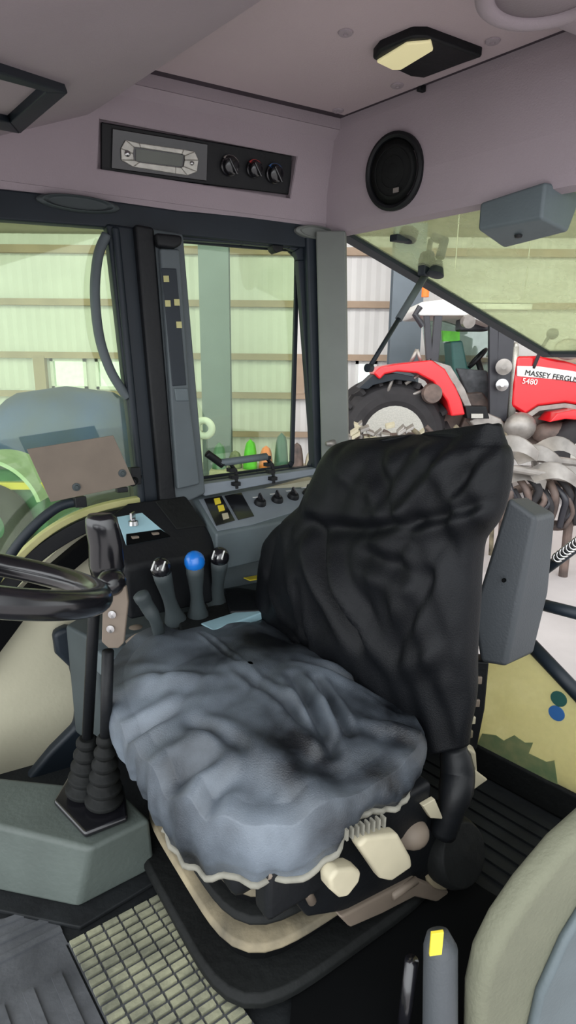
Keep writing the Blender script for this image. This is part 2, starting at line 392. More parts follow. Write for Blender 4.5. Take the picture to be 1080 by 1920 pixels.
m = MB(); m.torus(Py(895, 672, TY+.6), (-.7, .1, .6), .2, .03); m.tube([Py(895, 672, TY+.6), Py(915, 740, TY+.6)], .05); build(m, 'steering_wheel', 'black', t, smooth=True)
m = MB(); m.box(Py(885, 610, TY+.6), .5, .3, .2); build(m, 'control_pod', 'darkcab', t, bevel=.03)
T([(830, 620), (862, 622), (862, 640), (832, 640)], TY+.6, .1, 'interior_panel', 'limegreen')
T([(855, 690), (915, 695), (920, 762), (890, 762), (870, 725)], TY+.45, .3, 'cab_floor', 'mat_grey', bevel=.03)
m = MB(); m.lathe([(0, .1), (.15, .11), (.25, .04)], Py(880, 604, TY-.1), (0, 1, .2), 16); build(m, 'mirror', 'steel', t)
m = MB(); m.tube(smoothpath([Py(1000, 690, TY), Py(1015, 655, TY-.1), Py(1030, 630, TY-.15)], 4), .03); m.ell(Py(1036, 626, TY-.15), (.1, .06, .09)); build(m, 'mirror_arm', 'darkcab', t, smooth=True)
m = MB(); m.ell(Py(1066, 655, TY-.15), (.24, .06, .17)); build(m, 'wide_mirror', 'steel', t, smooth=True)
m = MB(); m.lathe([(0, .06), (.16, .06), (.2, .03)], Py(797, 557, TY+.1), (0, 0, 1), 14); build(m, 'beacon', 'orange', t)
m = MB(); m.tube([Py(788, 575, TY), Py(778, 590, TY), Py(793, 612, TY)], .05); build(m, 'rear_lamp', 'darkcab', t)
m = MB(); m.tube([Py(965, 650, TY+.1), Py(964, 700, TY+.1), Py(957, 790, TY+.1)], .07); m.lathe([(0, .03), (.15, .05), (.2, .02)], Py(965, 665, TY+.1), (0, 0, 1)); build(m, 'exhaust', 'silver', t, smooth=True)
for (x, y, rr) in ((945, 688, .13), (942, 722, .1)):
    m = MB(); m.lathe([(0, rr*.3), (.02, rr), (.1, rr*.8), (.14, .02)], Py(x, y, TY-.15), (0.2, 1, 0)); build(m, 'mirror' if y < 700 else 'side_lamp', 'chrome' if y > 700 else 'steel', t)
m = MB()
for (x0, y0, x1, y1) in ((770, 680, 782, 655), (782, 655, 790, 680), (760, 720, 790, 700), (740, 700, 725, 740), (760, 745, 800, 730)):
    m = MB(); m.tube([Py(x0, y0, TY-.1), Py(x1, y1, TY-.1)], .03); build(m, 'link_rod', 'steel', t, smooth=True)

# ================================================================== IMPLEMENTS IN FRONT OF THE TRACTOR
c = Py(1010, 880, 6.2); t = thing('plough', 'grey metal plough with curved blades behind the raised window', 'plough', (c.x, 6.2, GZ))
def tb(mb, x0, y0, x1, y1, Y, r=.05): mb.tube([Py(x0, y0, Y), Py(x1, y1, Y+.05)], r)
m = MB(); tb(m, 940, 850, 1110, 872, 6.2, .045); tb(m, 940, 875, 1110, 905, 6.0, .04); tb(m, 1000, 845, 1020, 990, 6.4, .04); build(m, 'frame', 'steel', t)
for i, (x, y, s) in enumerate(((965, 845, .5), (1010, 862, .5), (1050, 845, .45), (1040, 895, .5), (985, 900, .45), (1070, 890, .4))):
    m = MB(); rs = []; o = Py(x, y, 6.0+.1*(i % 3))
    for k in range(8):
        u = k/7; w = s*.22*(1-.5*u)
        pc = o+V((s*(u-.5), 0, .12*math.sin(u*PI*.9)-.1*u)); tw = .4+1.4*u
        q = V((0, math.cos(tw), math.sin(tw)))*w
        rs.append([pc-q, pc+q, pc+q+V((0, .015, .015)), pc-q+V((0, .015, .015))])
    m.rings(rs); build(m, 'blade', 'steel', t, smooth=False, bevel=.004)
m = MB(); m.torus(Py(1045, 945, 6.4), (.3, 1, 0), .25, .06)
m.torus(Py(985, 950, 6.6), (.3, 1, 0), .22, .05); build(m, 'disc', 'brownmetal', t, smooth=True)
random.seed(3)
for k in range(16):
    x = 944+k*9.5; y = 905+random.uniform(-12, 14)
    m = MB(); m.tube(smoothpath([Py(x, y, 6.2), Py(x+random.uniform(5, 22), y+25, 6.1), Py(x+random.uniform(-6, 20), y+50, 6.15), Py(x+random.uniform(-15, 10), y+78, 6.2)], 4), random.uniform(.02, .045), 7)
    build(m, 'tine', ['brownmetal', 'darkcab', 'tyre'][k % 3], t, smooth=True)
for x in (950, 1010, 1075):
    m = MB(); p = Py(x, 900, 6.3); m.tube([p, V((p.x+.05, 6.35, GZ))], .05); build(m, 'leg', 'brownmetal', t)
c = Py(760, 815, 7.2); t = thing('cultivator', 'rusty low cultivator with tines in front of tractor wheel', 'cultivator', (c.x, 7.2, GZ))
m = MB(); tb(m, 655, 822, 940, 812, 7.2, .05); tb(m, 655, 840, 960, 835, 6.9, .05); build(m, 'frame', 'brownmetal', t)
for k in range(11):
    m = MB(); x = 664+k*27; h = random.uniform(-10, 10)
    m.tube(smoothpath([Py(x, 808+h, 7.1), Py(x+14, 818, 7.1), Py(x+6, 845, 7.1), Py(x-6, 900, 7.1), V((Py(x, 900, 7.1).x, 7.1, GZ))], 4), .028)
    build(m, 'tine', ['steel', 'dusttan', 'brownmetal'][k % 3], t, smooth=True)
for k in range(26):
    p = Py(random.uniform(650, 790), random.uniform(797, 832), 6.95+random.random()*.2)
    m = MB(); m.box(p, .11, .09, .04, X=V((1, 0, random.uniform(-1, 1))), Y=V((0, 1, .3))); build(m, 'guard_plate', 'steel' if k % 3 else 'cream', t, bevel=.005)

# ================================================================== CAB SHELL
TH = .05
# floor
f = MB(); f.prism([K(-.03, -.03, 0), K(1.9, -.03, 0), K(1.9, 1.3, 0), K(-.03, 1.3, 0)], (0, 0, -.05)); struct(f, 'floor', 'mat_dark')
# ---- right wall lower (beige inner panel)
lo = [(-260, 1560), (-260, 1300), (-60, 1230), (0, 1150), (60, 1075), (120, 1020), (180, 980), (260, 950), (360, 940)]
wb = MB()
pts = pl(Pb, lo, -.005)
pts = pts+[K(.02, -.005, .84), K(.02, -.005, 0), K(1.75, -.005, 0)]
wb.prism(pts, -NB*.05)
struct(wb, 'wall_right', 'beige')
wr = MB(); wr.prism([K(-.0, .0, 0), K(0, 1.22, 0), K(0, 1.22, .10), K(0, 0, .10)], -NA*.06)
struct(wr, 'wall_rear', 'rubber', bevel=.01)
w2 = MB(); w2.prism([K(0, 0, .10), K(0, .66, .10), K(0, .60, .5), K(0, .25, .72), K(0, 0, .84)], -NA*.05)
struct(w2, 'wall_rear_lower', 'beige')
# door frame curved lower edge: dark band and yellow seal
def ribbon(pts, w, b0, th, name, m, parent=None, **k):   # a bar of rectangular section following pts (pixels) in plane b0
    c = smoothpath(pl(Pb, pts, b0), 5); rs = []
    for i, p in enumerate(c):
        tn = (c[min(i+1, len(c)-1)]-c[max(i-1, 0)]).normalized(); n = tn.cross(NB).normalized()
        rs.append([p+n*w/2+NB*th/2, p-n*w/2+NB*th/2, p-n*w/2-NB*th/2, p+n*w/2-NB*th/2])
    mb = MB(); mb.rings(rs); return build(mb, name, m, parent, bevel=.004, **k)
d1 = thing('side_door', 'glazed side door with curved black lower frame and yellow seal', 'door', K(1, 0, .1))
ORG_d = d1
ribbon([(-60, 1190), (0, 1110), (60, 1045), (120, 1002), (180, 975), (262, 958)], .045, .03, .05, 'lower_frame', 'black', d1)
ribbon([(-60, 1150), (20, 1060), (80, 1004), (140, 968), (200, 948), (262, 936)], .020, .052, .03, 'seal', 'cardboard', d1)
ribbon([(-60, 1270), (0, 1190), (60, 1112), (110, 1068), (170, 1020), (220, 1000)], .05, .02, .05, 'sill_frame', 'void', d1)
gp = MB(); gp.prism(pl(Pb, [(-200, 380), (205, 410), (262, 950), (180, 965), (100, 1010), (0, 1110), (-200, 1350)], 0), -NB*.006); build(gp, 'glass', 'glass_green', d1)
# top rails (dark band)
tr = MB(); tr.prism(pl(Pb, [(-300, 330), (-300, 402), (0, 418), (200, 432), (330, 446), (560, 468), (620, 470), (620, 420), (330, 400), (190, 380)], 0), NB*.04); struct(tr, 'trim_20', 'postblack', bevel=.006)
# grab tube curved at the B post
m = MB(); m.tube(smoothpath(pl(Pb, [(200, 440), (184, 480), (178, 550), (186, 630), (205, 690), (228, 730), (240, 745)], .05), 6), .0135, 12)
tag(build(m, 'grab_rail', 'postgrey', smooth=True), 'slender curved grey grab rail beside the black door post', 'rail')
# posts
def post(pts, b0, th, name, m, label=None, bevel=.008):
    mb = MB(); mb.prism(pl(Pb, pts, b0), NB*th); return build(mb, name, m, None, bevel=bevel)
o = post([(192, 425), (245, 432), (300, 945), (252, 945), (236, 800), (224, 700)], .0, .05, 'trim_21', 'postblack'); o['kind'] = 'structure'
o = post([(208, 425), (222, 427), (272, 945), (258, 945)], .05, .018, 'trim_22', 'postgrey'); o['kind'] = 'structure'
o.data.materials[0] = MATS['postblack']
o = post([(240, 430), (275, 436), (318, 945), (288, 945)], .0, .08, 'trim_23', 'black'); o['kind'] = 'structure'
o = post([(268, 436), (330, 446), (372, 918), (316, 945)], .0, .07, 'trim_24', 'postgrey'); o['kind'] = 'structure'
# display strip on the post
t = thing('indicator_strip', 'dark vertical indicator strip with small yellow symbols on post', 'display', Pb(330, 890, .07))
m = MB(); m.prism(pl(Pb, [(295, 468), (332, 470), (352, 760), (370, 905), (328, 915)], .07), NB*.028); build(m, 'housing', 'postgrey', t, bevel=.006)
m = MB(); m.prism(pl(Pb, [(302, 503), (330, 504), (349, 722), (323, 724)], .099), NB*.004); sc = build(m, 'screen', 'postblack', t, bevel=.002)
for (x, y) in ((311, 523), (314, 569), (331, 567), (335, 609)):
    m = MB(); m.prism(pl(Pb, [(x-5, y-6), (x+5, y-6), (x+6, y+6), (x-4, y+6)], .104), NB*.002); build(m, 'symbol', 'cardboard', sc)
m = MB(); m.prism(pl(Pb, [(326, 728), (351, 728), (354, 752), (329, 752)], .099), NB*.006); build(m, 'end_cap', 'consolegrey', t, bevel=.003)
m = MB(); m.prism(pl(Pb, [(285, 440), (335, 445), (335, 462), (320, 470), (290, 466)], .07), NB*.035); tag(build(m, 'latch_block', 'black', bevel=.008), 'small black latch block at top of the window post', 'latch')

# corner pillar
o = MB(); o.prism(pl(Pb, [(560, 440), (600, 440), (606, 885), (578, 885)], .0), NB*.05); o = struct(o, 'trim_25', 'postblack', bevel=.008)
mb = MB(); mb.prism([Pb(595, 438, .03), Pb(606, 900, .03), Pa(655, 900, .0), Pa(650, 438, .0)], (NA+NB)*.03); struct(mb, 'trim_26', 'pillar', bevel=.006)
m = MB(); m.tube(smoothpath([Pb(612, 832, .12), Pb(632, 828, .12), Pb(645, 836, .12)], 4), .008); m.lathe([(0, .008), (.03, .012), (.035, .004)], Pb(612, 832, .12), -A); tag(build(m, 'pillar_catch', 'steel', smooth=True), 'small metal catch on grey corner pillar above the seat', 'catch')

# side window (opening quarter light)
t = thing('quarter_window', 'opening quarter window with black frame and rounded corner', 'window', Pb(460, 900, .02))
fo = [(326, 440), (556, 458), (566, 470), (590, 880), (575, 890), (366, 912)]
fi = [(334, 452), (545, 468), (553, 480), (549, 600), (545, 868), (540, 878), (372, 900)]
def frame(mb, outer, inner, b0, th):
    n = len(outer); po = pl(Pb, outer, b0); pi = pl(Pb, inner, b0); e = NB*th
    for i in range(n):
        j = (i+1) % n; mb.prism([po[i], po[j], pi[j], pi[i]], e)
m = MB(); frame(m, [(322, 436), (450, 448), (540, 456), (562, 462), (570, 490), (592, 860), (588, 880), (480, 896), (364, 914)],
                [(331, 452), (450, 460), (535, 468), (546, 473), (552, 490), (580, 858), (574, 872), (480, 884), (370, 900)], .0, .025)
build(m, 'outer_frame', 'postblack', t, bevel=.003)
m = MB(); frame(m, [(331, 450), (450, 460), (540, 466), (558, 478), (557, 560), (549, 868), (544, 877), (480, 886), (370, 902)],
                [(336, 456), (450, 466), (538, 472), (551, 484), (550, 560), (542, 864), (538, 870), (480, 879), (374, 893)], -.04, .012)
build(m, 'sash', 'postblack', t, bevel=.002)
m = MB(); m.prism(pl(Pb, [(333, 453), (540, 470), (555, 482), (552, 560), (544, 870), (372, 896)], -.04), NB*.005); build(m, 'glass', 'glass_green', t)
m = MB(); m.prism(pl(Pb, [(500, 462), (522, 464), (520, 474), (508, 478), (502, 472)], .0), NB*.04); build(m, 'top_catch', 'black', t, bevel=.004)
# latch handle
t = thing('window_latch', 'black window latch with grey bar and two chain-like brackets', 'latch', Pb(450, 900, .06))
m = MB(); m.tube(smoothpath([Pb(388, 850, .08), Pb(402, 860, .08), Pb(418, 872, .08)], 4), [.012]*9); build(m, 'grip', 'black', t, smooth=True)
m = MB(); m.tube([Pb(412, 868, .08), Pb(500, 856, .08)], .012); build(m, 'bar', 'consolegrey', t, smooth=True)
for x, y in ((436, 868), (505, 858)):
    m = MB()
    for k in range(4): m.box(Pb(x-6+k*4, y+k*13, .07), .022, .02, .012, X=A, Y=B)
    m.tube(pl(Pb, [(x-8, y-2), (x+6, y+14), (x+8, y+48)], .06), .006); build(m, 'bracket', 'black', t)
m = MB(); m.prism(pl(Pb, [(352, 905), (580, 874), (590, 884), (375, 925)], .01), NB*.05); sl = struct(m, 'trim_27', 'panelface', bevel=.004)

# ================================================================== HEADLINER
# sections along a (side), profile in (b, z)
hl = MB()
zF0, zF1, zH = 1.665, 1.89, 1.955
bF0, bF1, bH = .035, .085, .16
aR0, aR1 = .0, .083
def hv(a, b, z): return K(a, b, z)
# lip roll along right side (a from -0.02 to 1.9)
prof = [(-.02, 1.72), (-.02, 1.655), (.0, 1.648), (.03, 1.655), (.045, 1.68)]
A1 = 1.9
# radio recess in the side fascia : pixel rectangle solved on the fascia plane
P0 = K(0, .045, 1.68); P1 = K(0, .10, 1.89); nF = (P1-P0).cross(A).normalized()
if nF.dot(V((0, -1, 0))) < 0: nF = -nF
def Pf(x, y): return Pp(x, y, P0, nF)
def ab(p):
    d = p-C0; det = A.x*B.y-A.y*B.x
    return ((d.x*B.y-d.y*B.x)/det, (A.x*d.y-A.y*d.x)/det, p.z)
rec = [Pf(192, 228), Pf(552, 292), Pf(548, 366), Pf(192, 322)]
a_l = ab(rec[0])[0]; a_r = ab(rec[1])[0]; zt = (ab(rec[0])[2]+ab(rec[1])[2])/2; zb = (ab(rec[2])[2]+ab(rec[3])[2])/2
print('recess', a_l, a_r, zt, zb, [ab(q)[2] for q in rec])
def fz(a, z): return K(a, .045+(z-1.68)/.21*.055, z)
zFt = 1.90
arec = .075   # bevelled surround at the rear end
quad = lambda *p: hl.add(list(p), [(0, 1, 2, 3)])
aL, aRr = a_l+.01, a_r-.01
for (a0, a1, z0, z1) in ((-.02, aRr, 1.68, zFt), (aL, A1, 1.68, zFt), (aRr, aL, 1.68, zb-.004), (aRr, aL, zt+.004, zFt)):
    quad(fz(a0, z0), fz(a1, z0), fz(a1, z1), fz(a0, z1))
dp = -nF*.03
c4 = [fz(aRr, zb-.004), fz(aL, zb-.004), fz(aL, zt+.004), fz(aRr, zt+.004)]
for i in range(4): quad(c4[i], c4[(i+1) % 4], c4[(i+1) % 4]+dp, c4[i]+dp)
quad(*[q+dp for q in c4])
rs = [[K(a, b, z) for b, z in prof] for a in (-.02, A1)]
hl.rings(rs, close=False, caps=False)
# shelf from the fascia up to the hatch opening
quad(fz(-.02, zFt), fz(.76, zFt), K(.76, .128, 1.922), K(.0, .128, 1.922))
quad(K(.0, .128, 1.922), K(.76, .128, 1.922), K(.76, .128, 1.985), K(.0, .128, 1.985))
# rear face: lip and sloping panel
prof2 = [(-.02, 1.72), (-.02, 1.655), (.0, 1.645), (.03, 1.652), (.04, 1.675), (.05, 1.72), (.058, 1.76), (.07, 1.925), (.07, 1.985)]
hl.rings([[K(a, b, z) for a, z in prof2] for b in (.0, .12, .16, .5, .9, 1.4)], close=False, caps=False)
# roof skin over the hatch void
quad(K(-.05, -.05, 1.985), K(1.9, -.05, 1.985), K(1.9, 1.4, 1.985), K(-.05, 1.4, 1.985))
hlo = build(hl, 'ceiling', 'liner', None); hlo['kind'] = 'structure'
sm = hlo.modifiers.new('so', 'SOLIDIFY'); sm.thickness = .004; sm.offset = 0
# front moulding (lower panel): edge at a=.76, z=1.85
m = MB()
sec = [(.76, 1.98), (.752, 1.885), (.76, 1.862), (.785, 1.845), (1.9, 1.43), (1.9, 1.98)]
m.rings([[K(a, b, z) for a, z in sec] for b in (.03, .12, 1.4)]); struct(m, 'ceiling_front', 'liner', bevel=.012, seg=3)
# left moulding b>=.9
m = MB()
sec = [(.905, 1.95), (.90, 1.885), (.91, 1.868), (.94, 1.86), (1.4, 1.83), (1.4, 1.95)]
m.rings([[K(a, b, z) for b, z in sec] for a in (.03, .9)]); struct(m, 'ceiling_left', 'liner', bevel=.01, seg=3)
# hatch panel
t = thing('roof_hatch', 'pale rectangular roof hatch panel with recessed screws', 'hatch', K(.4, .5, 1.95))
m = MB(); m.prism([K(.09, .165, 1.945), K(.80, .165, 1.945), K(.80, .93, 1.945), K(.09, .93, 1.945)], (0, 0, .014)); build(m, 'panel', 'hatch', t, bevel=.006)
m = MB()
for q in (((.071, .129), (.80, .129), (.80, .163), (.071, .163)), ((.071, .163), (.089, .163), (.089, .93), (.071, .93))):
    m.prism([K(a_, b_, 1.95) for a_, b_ in q], (0, 0, .03))
build(m, 'gap_shade', 'seal', t, bevel=.004)  # dark strip painting the shade of the gap around the hatch
for x, y in ((648, 61), (924, 77), (745, 160), (634, 207)):
    m = MB(); p = Pz(x, y, 1.9445); m.lathe([(0, .017), (-.003, .015), (-.004, .006), (-.001, .005), (-.001, .001)], p, UP, 20); build(m, 'screw', 'liner', t)
for x, y in ((557, 213), (790, 164)):
    m = MB(); m.box(Pz(x, y, 1.945), .02, .012, .02, X=A, Y=B); build(m, 'clip', 'black', t, bevel=.002)
# interior lamp
t = thing('interior_lamp', 'black roof lamp with yellowish lens beside the hatch edge', 'lamp', Pz(790, 110, 1.95))
m = MB(); m.prism(pl(Pz, [(698, 112), (712, 95), (772, 70), (800, 70), (905, 108), (870, 120), (795, 148), (770, 145)], 1.925), (0, 0, .025)); build(m, 'housing', 'black', t, bevel=.006)
m = MB(); m.prism(pl(Pz, [(706, 118), (762, 84), (808, 80), (812, 96), (752, 132), (735, 132)], 1.919), (0, 0, .008)); build(m, 'lens', 'lens', t, bevel=.003)
# recessed fitting top-left
MP = K(.785, 0, 1.845); MN = (K(1.9, 0, 1.43)-MP).cross(B).normalized(); MN = MN if MN.z < 0 else -MN
def Pm(x, y, d): return Pp(x, y, MP, MN)+MN*d
t = thing('roof_vent', 'black framed pale panel set in the front roof lining', 'vent', Pm(40, 180, 0))
def fr4(mb, o, i, z, h):
    for k in range(4): mb.prism(pl(Pm, [o[k], o[(k+1) % 4], i[(k+1) % 4], i[k]], z), MN*h)
m = MB(); fr4(m, [(-60, 98), (122, 158), (32, 238), (-100, 210)], [(-50, 118), (80, 156), (14, 216), (-80, 195)], -.005, .02); build(m, 'frame', 'postblack', t, bevel=.003)
m = MB(); m.prism(pl(Pz, [(-55, 112), (84, 154), (16, 222), (-90, 198)], -.005), MN*.011); build(m, 'panel', 'hatch', t)
# top right ring
m = MB(); p = Pz(1030, -22, 1.84); m.torus(p, UP, .10, .016, sq=.7); m.lathe([(0, .09), (.02, .09)], p, UP); tag(build(m, 'roof_ring', 'liner', smooth=True), 'round raised moulding ring in the roof lining corner', 'ring')

# radio panel
t = thing('overhead_console', 'black overhead console plate holding the radio and heater knobs', 'panel', Pf(370, 300)); T0 = t
m = MB(); m.prism([q-nF*.026 for q in rec], nF*.012); build(m, 'faceplate', 'black', t, bevel=.003)
def onf(x, y, d): return Pf(x, y)+nF*d
R0 = thing('radio', 'car radio with silver rounded trim and dark display', 'radio', Pf(300, 297)-nF*.014)
def ff(pts, d0, d1): 
    mb = MB(); mb.prism([Pf(x, y)-nF*(.014-d0) for x, y in pts], nF*(d1-d0)); return mb
build(ff([(212, 240), (392, 270), (390, 340), (210, 316)], 0, .006), 'body', 'gloss_black', R0, bevel=.002)
def frx(mb, o, i, d0, d1):
    n = len(o)
    for k in range(n): mb.prism([Pf(*q)-nF*(.014-d0) for q in (o[k], o[(k+1) % n], i[(k+1) % n], i[k])], nF*(d1-d0))
m = MB(); frx(m, [(236, 262), (262, 268), (345, 280), (366, 284), (373, 300), (370, 322), (352, 329), (330, 326), (250, 313), (228, 300), (227, 278)],
           [(252, 276), (264, 277), (342, 289), (347, 292), (347, 300), (345, 312), (340, 314), (330, 313), (262, 304), (252, 300), (250, 288)], .006, .012); build(m, 'trim', 'silver', R0, bevel=.002)
build(ff([(256, 279), (344, 291), (342, 312), (256, 302)], .006, .008), 'display', 'lcd', R0)
m = MB(); m.lathe([(0, .008), (.008, .007), (.009, .001)], onf(239, 288, -.004), nF, 18); build(m, 'dial', 'chrome', R0, smooth=True)
m = MB(); m.lathe([(0, .006), (.006, .005), (.007, .001)], onf(360, 306, -.003), nF, 18); build(m, 'button', 'chrome', R0, smooth=True)
for (x, y, rr, mm, lab) in ((432, 311, .027, 'gloss_black', 'grey topped heater fan knob next to the radio'), (478, 317, .024, 'gloss_black', 'heater knob with red marking, middle of the three'), (516, 326, .027, 'gloss_black', 'heater knob with blue arc marking at panel end')):
    k = thing('heater_knob', lab, 'knob', onf(x, y, -.014), 'heater knobs beside the radio')
    m = MB(); m.lathe([(0, rr), (.012, rr), (.014, rr*.85), (.03, rr*.8), (.033, rr*.6), (.034, .001)], onf(x, y, -.014), nF, 28); build(m, 'dial', mm, k, smooth=False, bevel=.001)
    m = MB(); d = (A*.6+UP).normalized(); m.box(onf(x, y, .022), rr*1.7, .007, .012, X=d, Y=d.cross(nF), Z=nF); build(m, 'grip', mm, k, bevel=.002)
    m = MB(); c2 = {432: 'steel', 478: 'redknob', 516: 'medblue'}[x]
    rs = []
    for q in range(9):
        an = .5+q*.24; u = A*math.cos(an)*-1+UP*math.sin(an)
        rs.append([onf(x, y, dd)+u*r_ for r_, dd in ((rr*.9, -.002), (rr*1.05, -.002), (rr*1.05, .004), (rr*.9, .004))])
    m.rings(rs); build(m, 'marking', c2, k)
# speaker on rear face
pn = (K(.083, 0, 1.955)-K(.05, 0, 1.72)); nR = B.cross(pn).normalized()
if nR.dot(V((0, -1, 0))) < 0: nR = -nR
def Pr(x, y): return Pp(x, y, K(.05, 0, 1.72), nR)
sc_ = Pr(741, 323)+nR*.009; print('speaker', ab(sc_), (Pr(692, 318)-Pr(790, 330)).length)
t = thing('speaker', 'round black loudspeaker in the rear roof lining', 'speaker', sc_)
m = MB(); m.lathe([(-.01, .098), (.004, .098), (.008, .09), (.004, .083), (-.008, .08), (-.008, .001)], sc_, nR, 40); build(m, 'rim', 'black', t, smooth=False, bevel=.001)
m = MB(); m.lathe([(.0, .079), (.004, .06), (.006, .03), (.007, .001)], sc_, nR, 40)
for rr in (.02, .04, .06): m.torus(sc_+nR*.006, nR, rr, .0015, rs=6)
build(m, 'grille', 'rubber', t, smooth=True)
m = MB(); m.box(sc_+nR*.01-UP*.05+B*.02, .018, .012, .003, X=B, Y=UP, Z=nR); build(m, 'badge', 'steel', t)
# coat-hook recesses on lip
for (x, y, w, lab) in ((148, 382, .105, 'dark oval handle recess on the roof lip above the left window'), (592, 436, .075, 'small oval trim cap on the roof lip above the corner pillar')):
    m = MB(); p = Pb(x, y, .05)
    rs = [[p+A*(w*math.cos(k*2*PI/24)*s)+UP*(.02*math.sin(k*2*PI/24)*s)+NB*d for k in range(24)] for s, d in ((1, -.02), (1, .005), (.85, .012), (.7, .002))]
    m.rings(rs); tag(build(m, 'lip_cap', 'consoledark' if x < 300 else 'pillar', smooth=False, bevel=.002), lab, 'cap')

# ================================================================== REAR OPENING
# raised rear window
hin0 = K(-.03, .02, 1.665); hin1 = K(-.03, 1.3, 1.665); out = (-A*.98-UP*.345)
t = thing('rear_window', 'tinted rear window raised outward on its top hinge', 'window', hin0)
nP = out.cross(B).normalized()
def RW(u, v): return hin0+out*u+B*v     # u outward, v across
m = MB(); m.prism([RW(0, 0), RW(1.07, 0), RW(1.07, 1.3), RW(0, 1.3)], nP*.006); build(m, 'glass', 'glass_rear', t)
m = MB(); w = .05
m.prism([RW(0, -.0), RW(1.07, -.0), RW(1.07, w), RW(0, w)], nP*.018); m.prism([RW(1.03, w), RW(1.07, w), RW(1.07, 1.3), RW(1.03, 1.3)], nP*.018)
m.prism([RW(0, 1.25), RW(1.03, 1.25), RW(1.03, 1.3), RW(0, 1.3)], nP*.018); build(m, 'frame', 'postblack', t, bevel=.003)
hz = MB(); p = RW(.28, .14); hz.lathe([(-.02, .012), (.03, .03), (.035, .01)], p, nP); hz.tube([p-nP*.03, p-nP*.09, p-nP*.11-B*.05], .016); build(hz, 'hinge_bracket', 'postblack', t, bevel=.002)
hz = MB(); p = RW(.1, .18); hz.lathe([(-.03, .03), (.0, .03), (.01, .01)], p, nP); hz.box(p+A*.03, .05, .03, .02, X=A, Y=B); build(hz, 'hinge', 'postblack', t, bevel=.003)
t = thing('gas_strut', 'grey gas strut propping the raised rear window open', 'strut', Pa(695, 690, -.02))
top = RW(.30, .08); bot = Pa(692, 690, -.03); mid = bot.lerp(top, .55)
top = Pp(800, 512, hin0, nP)
mid = bot.lerp(top, .5)
m = MB(); m.tube([bot, mid], .008); build(m, 'rod', 'postblack', t, smooth=True)
m = MB(); m.tube([mid, top], .013); build(m, 'cylinder', 'postgrey', t, smooth=True)
m = MB(); m.lathe([(-.01, .014), (.01, .014)], bot, NA); build(m, 'end_joint', 'postblack', t)
hb = MB(); q = Pp(800, 500, hin0, nP); hb.box(q+UP*.0, .05, .03, .06, X=A, Y=B); hb.tube([q, q+UP*.09-A*.01], .009); hb.lathe([(-.02, .02), (.02, .02)], q+UP*.03, B); build(hb, 'mount', 'postblack', t, bevel=.006)
# wiper motor box
t = thing('wiper_motor_cover', 'grey wiper motor box under the rear roof lip', 'cover', Pa(980, 420, .0))
bx = [(896, 400), (1018, 364), (1064, 396), (1050, 440), (940, 461), (896, 432)]
p1 = Pa(897, 404, .06); p2 = Pa(1020, 366, .06)
d = (p2-p1); wdt = d.length
m = MB(); zb_ = -.062
q = [p1, p2, p2-A*.12, p1-A*.12]
m.add([p1+UP*.03, p2+UP*.03, p2-A*.14+UP*.03, p1-A*.14+UP*.03, p1-UP*.035, p2-UP*.05, p2-A*.10-UP*.07, p1-A*.10-UP*.07], [(0, 1, 2, 3), (4, 5, 6, 7), (0, 1, 5, 4), (1, 2, 6, 5), (2, 3, 7, 6), (3, 0, 4, 7)])
build(m, 'body', 'consolegrey', t, bevel=.008)
m = MB(); m.lathe([(0, .01), (.006, .008), (.007, .001)], Pa(972, 441, .0), -UP); build(m, 'screw', 'black', t)
# outside rear tubes
m = MB(); m.tube([Pa(975, 1123, -.06), Pa(1120, 1160, -.06)], .017); m.lathe([(0, .018), (.05, .028)], Pa(1010, 1133, -.06), -B)
tag(build(m, 'cross_tube', 'postblack', smooth=True), 'dark horizontal tube crossing the rear opening beside grey housing', 'tube')
m = MB(); m.tube([Pa(995, 1208, -.02), Pa(1130, 1350, -.02)], .02)
tag(build(m, 'diagonal_brace', 'postblack', smooth=True), 'dark diagonal brace above the dusty lower rear pane', 'brace')
t = thing('support_arm', 'dark arm with ribbed chrome sleeve outside the rear opening', 'arm', Pa(1060, 1030, -.05))
m = MB(); m.tube([Pa(1000, 1085, -.05), Pa(1120, 995, -.05)], .014); build(m, 'rod', 'postblack', t, smooth=True)
m = MB()
for k in range(9): m.torus(Pa(1046+k*6, 1045-k*4.6, -.035), A+B, .012, .004, seg=16, rs=8)
build(m, 'sleeve', 'chrome', t, smooth=True)
# lower rear pane
t = thing('lower_rear_pane', 'dusty yellowish lower rear pane with two round stickers', 'window', Pa(980, 1440, -.01))
m = MB(); m.prism([Pa(905, 1225, -.01), Pa(1000, 1212, -.01), Pa(1120, 1340, -.01), Pa(1200, 1560, -.01), Pa(885, 1400, -.01)], -NA*.006); build(m, 'glass', 'glass_dirty', t)
for (x, y, mm) in ((1048, 1310, 'darkgreen'), (1044, 1337, 'medblue')):
    m = MB(); m.lathe([(0, .022), (.003, .022)], Pa(x, y, -.008), NA, 24); s = build(m, 'sticker', mm, t); s['label'] = 'dark green round sticker' if mm == 'darkgreen' else 'blue round sticker'
m = MB(); m.prism([q+NA*.001 for q in pl(Pa, [(893, 1400), (905, 1375), (930, 1378), (945, 1388), (965, 1378), (985, 1392), (1000, 1392), (992, 1412), (1025, 1428), (1040, 1425), (1046, 1470)], -.01)], NA*.002); build(m, 'skirt_patch', 'mossgreen', t)['label'] = 'ragged green patch for the skirt beyond the pane'  # patch added on the glass to show the green skirt beyond
m = MB(); m.prism([K(-.25, .55, -.6), K(-.25, 1.6, -.6), K(-.9, 1.6, -1.0), K(-.9, .55, -1.0)], (0, 0, -.03)); tag(build(m, 'cover_sheet', 'cardboard'), 'pale yellowish cover sheet behind the lower rear pane', 'sheet')
m = MB()
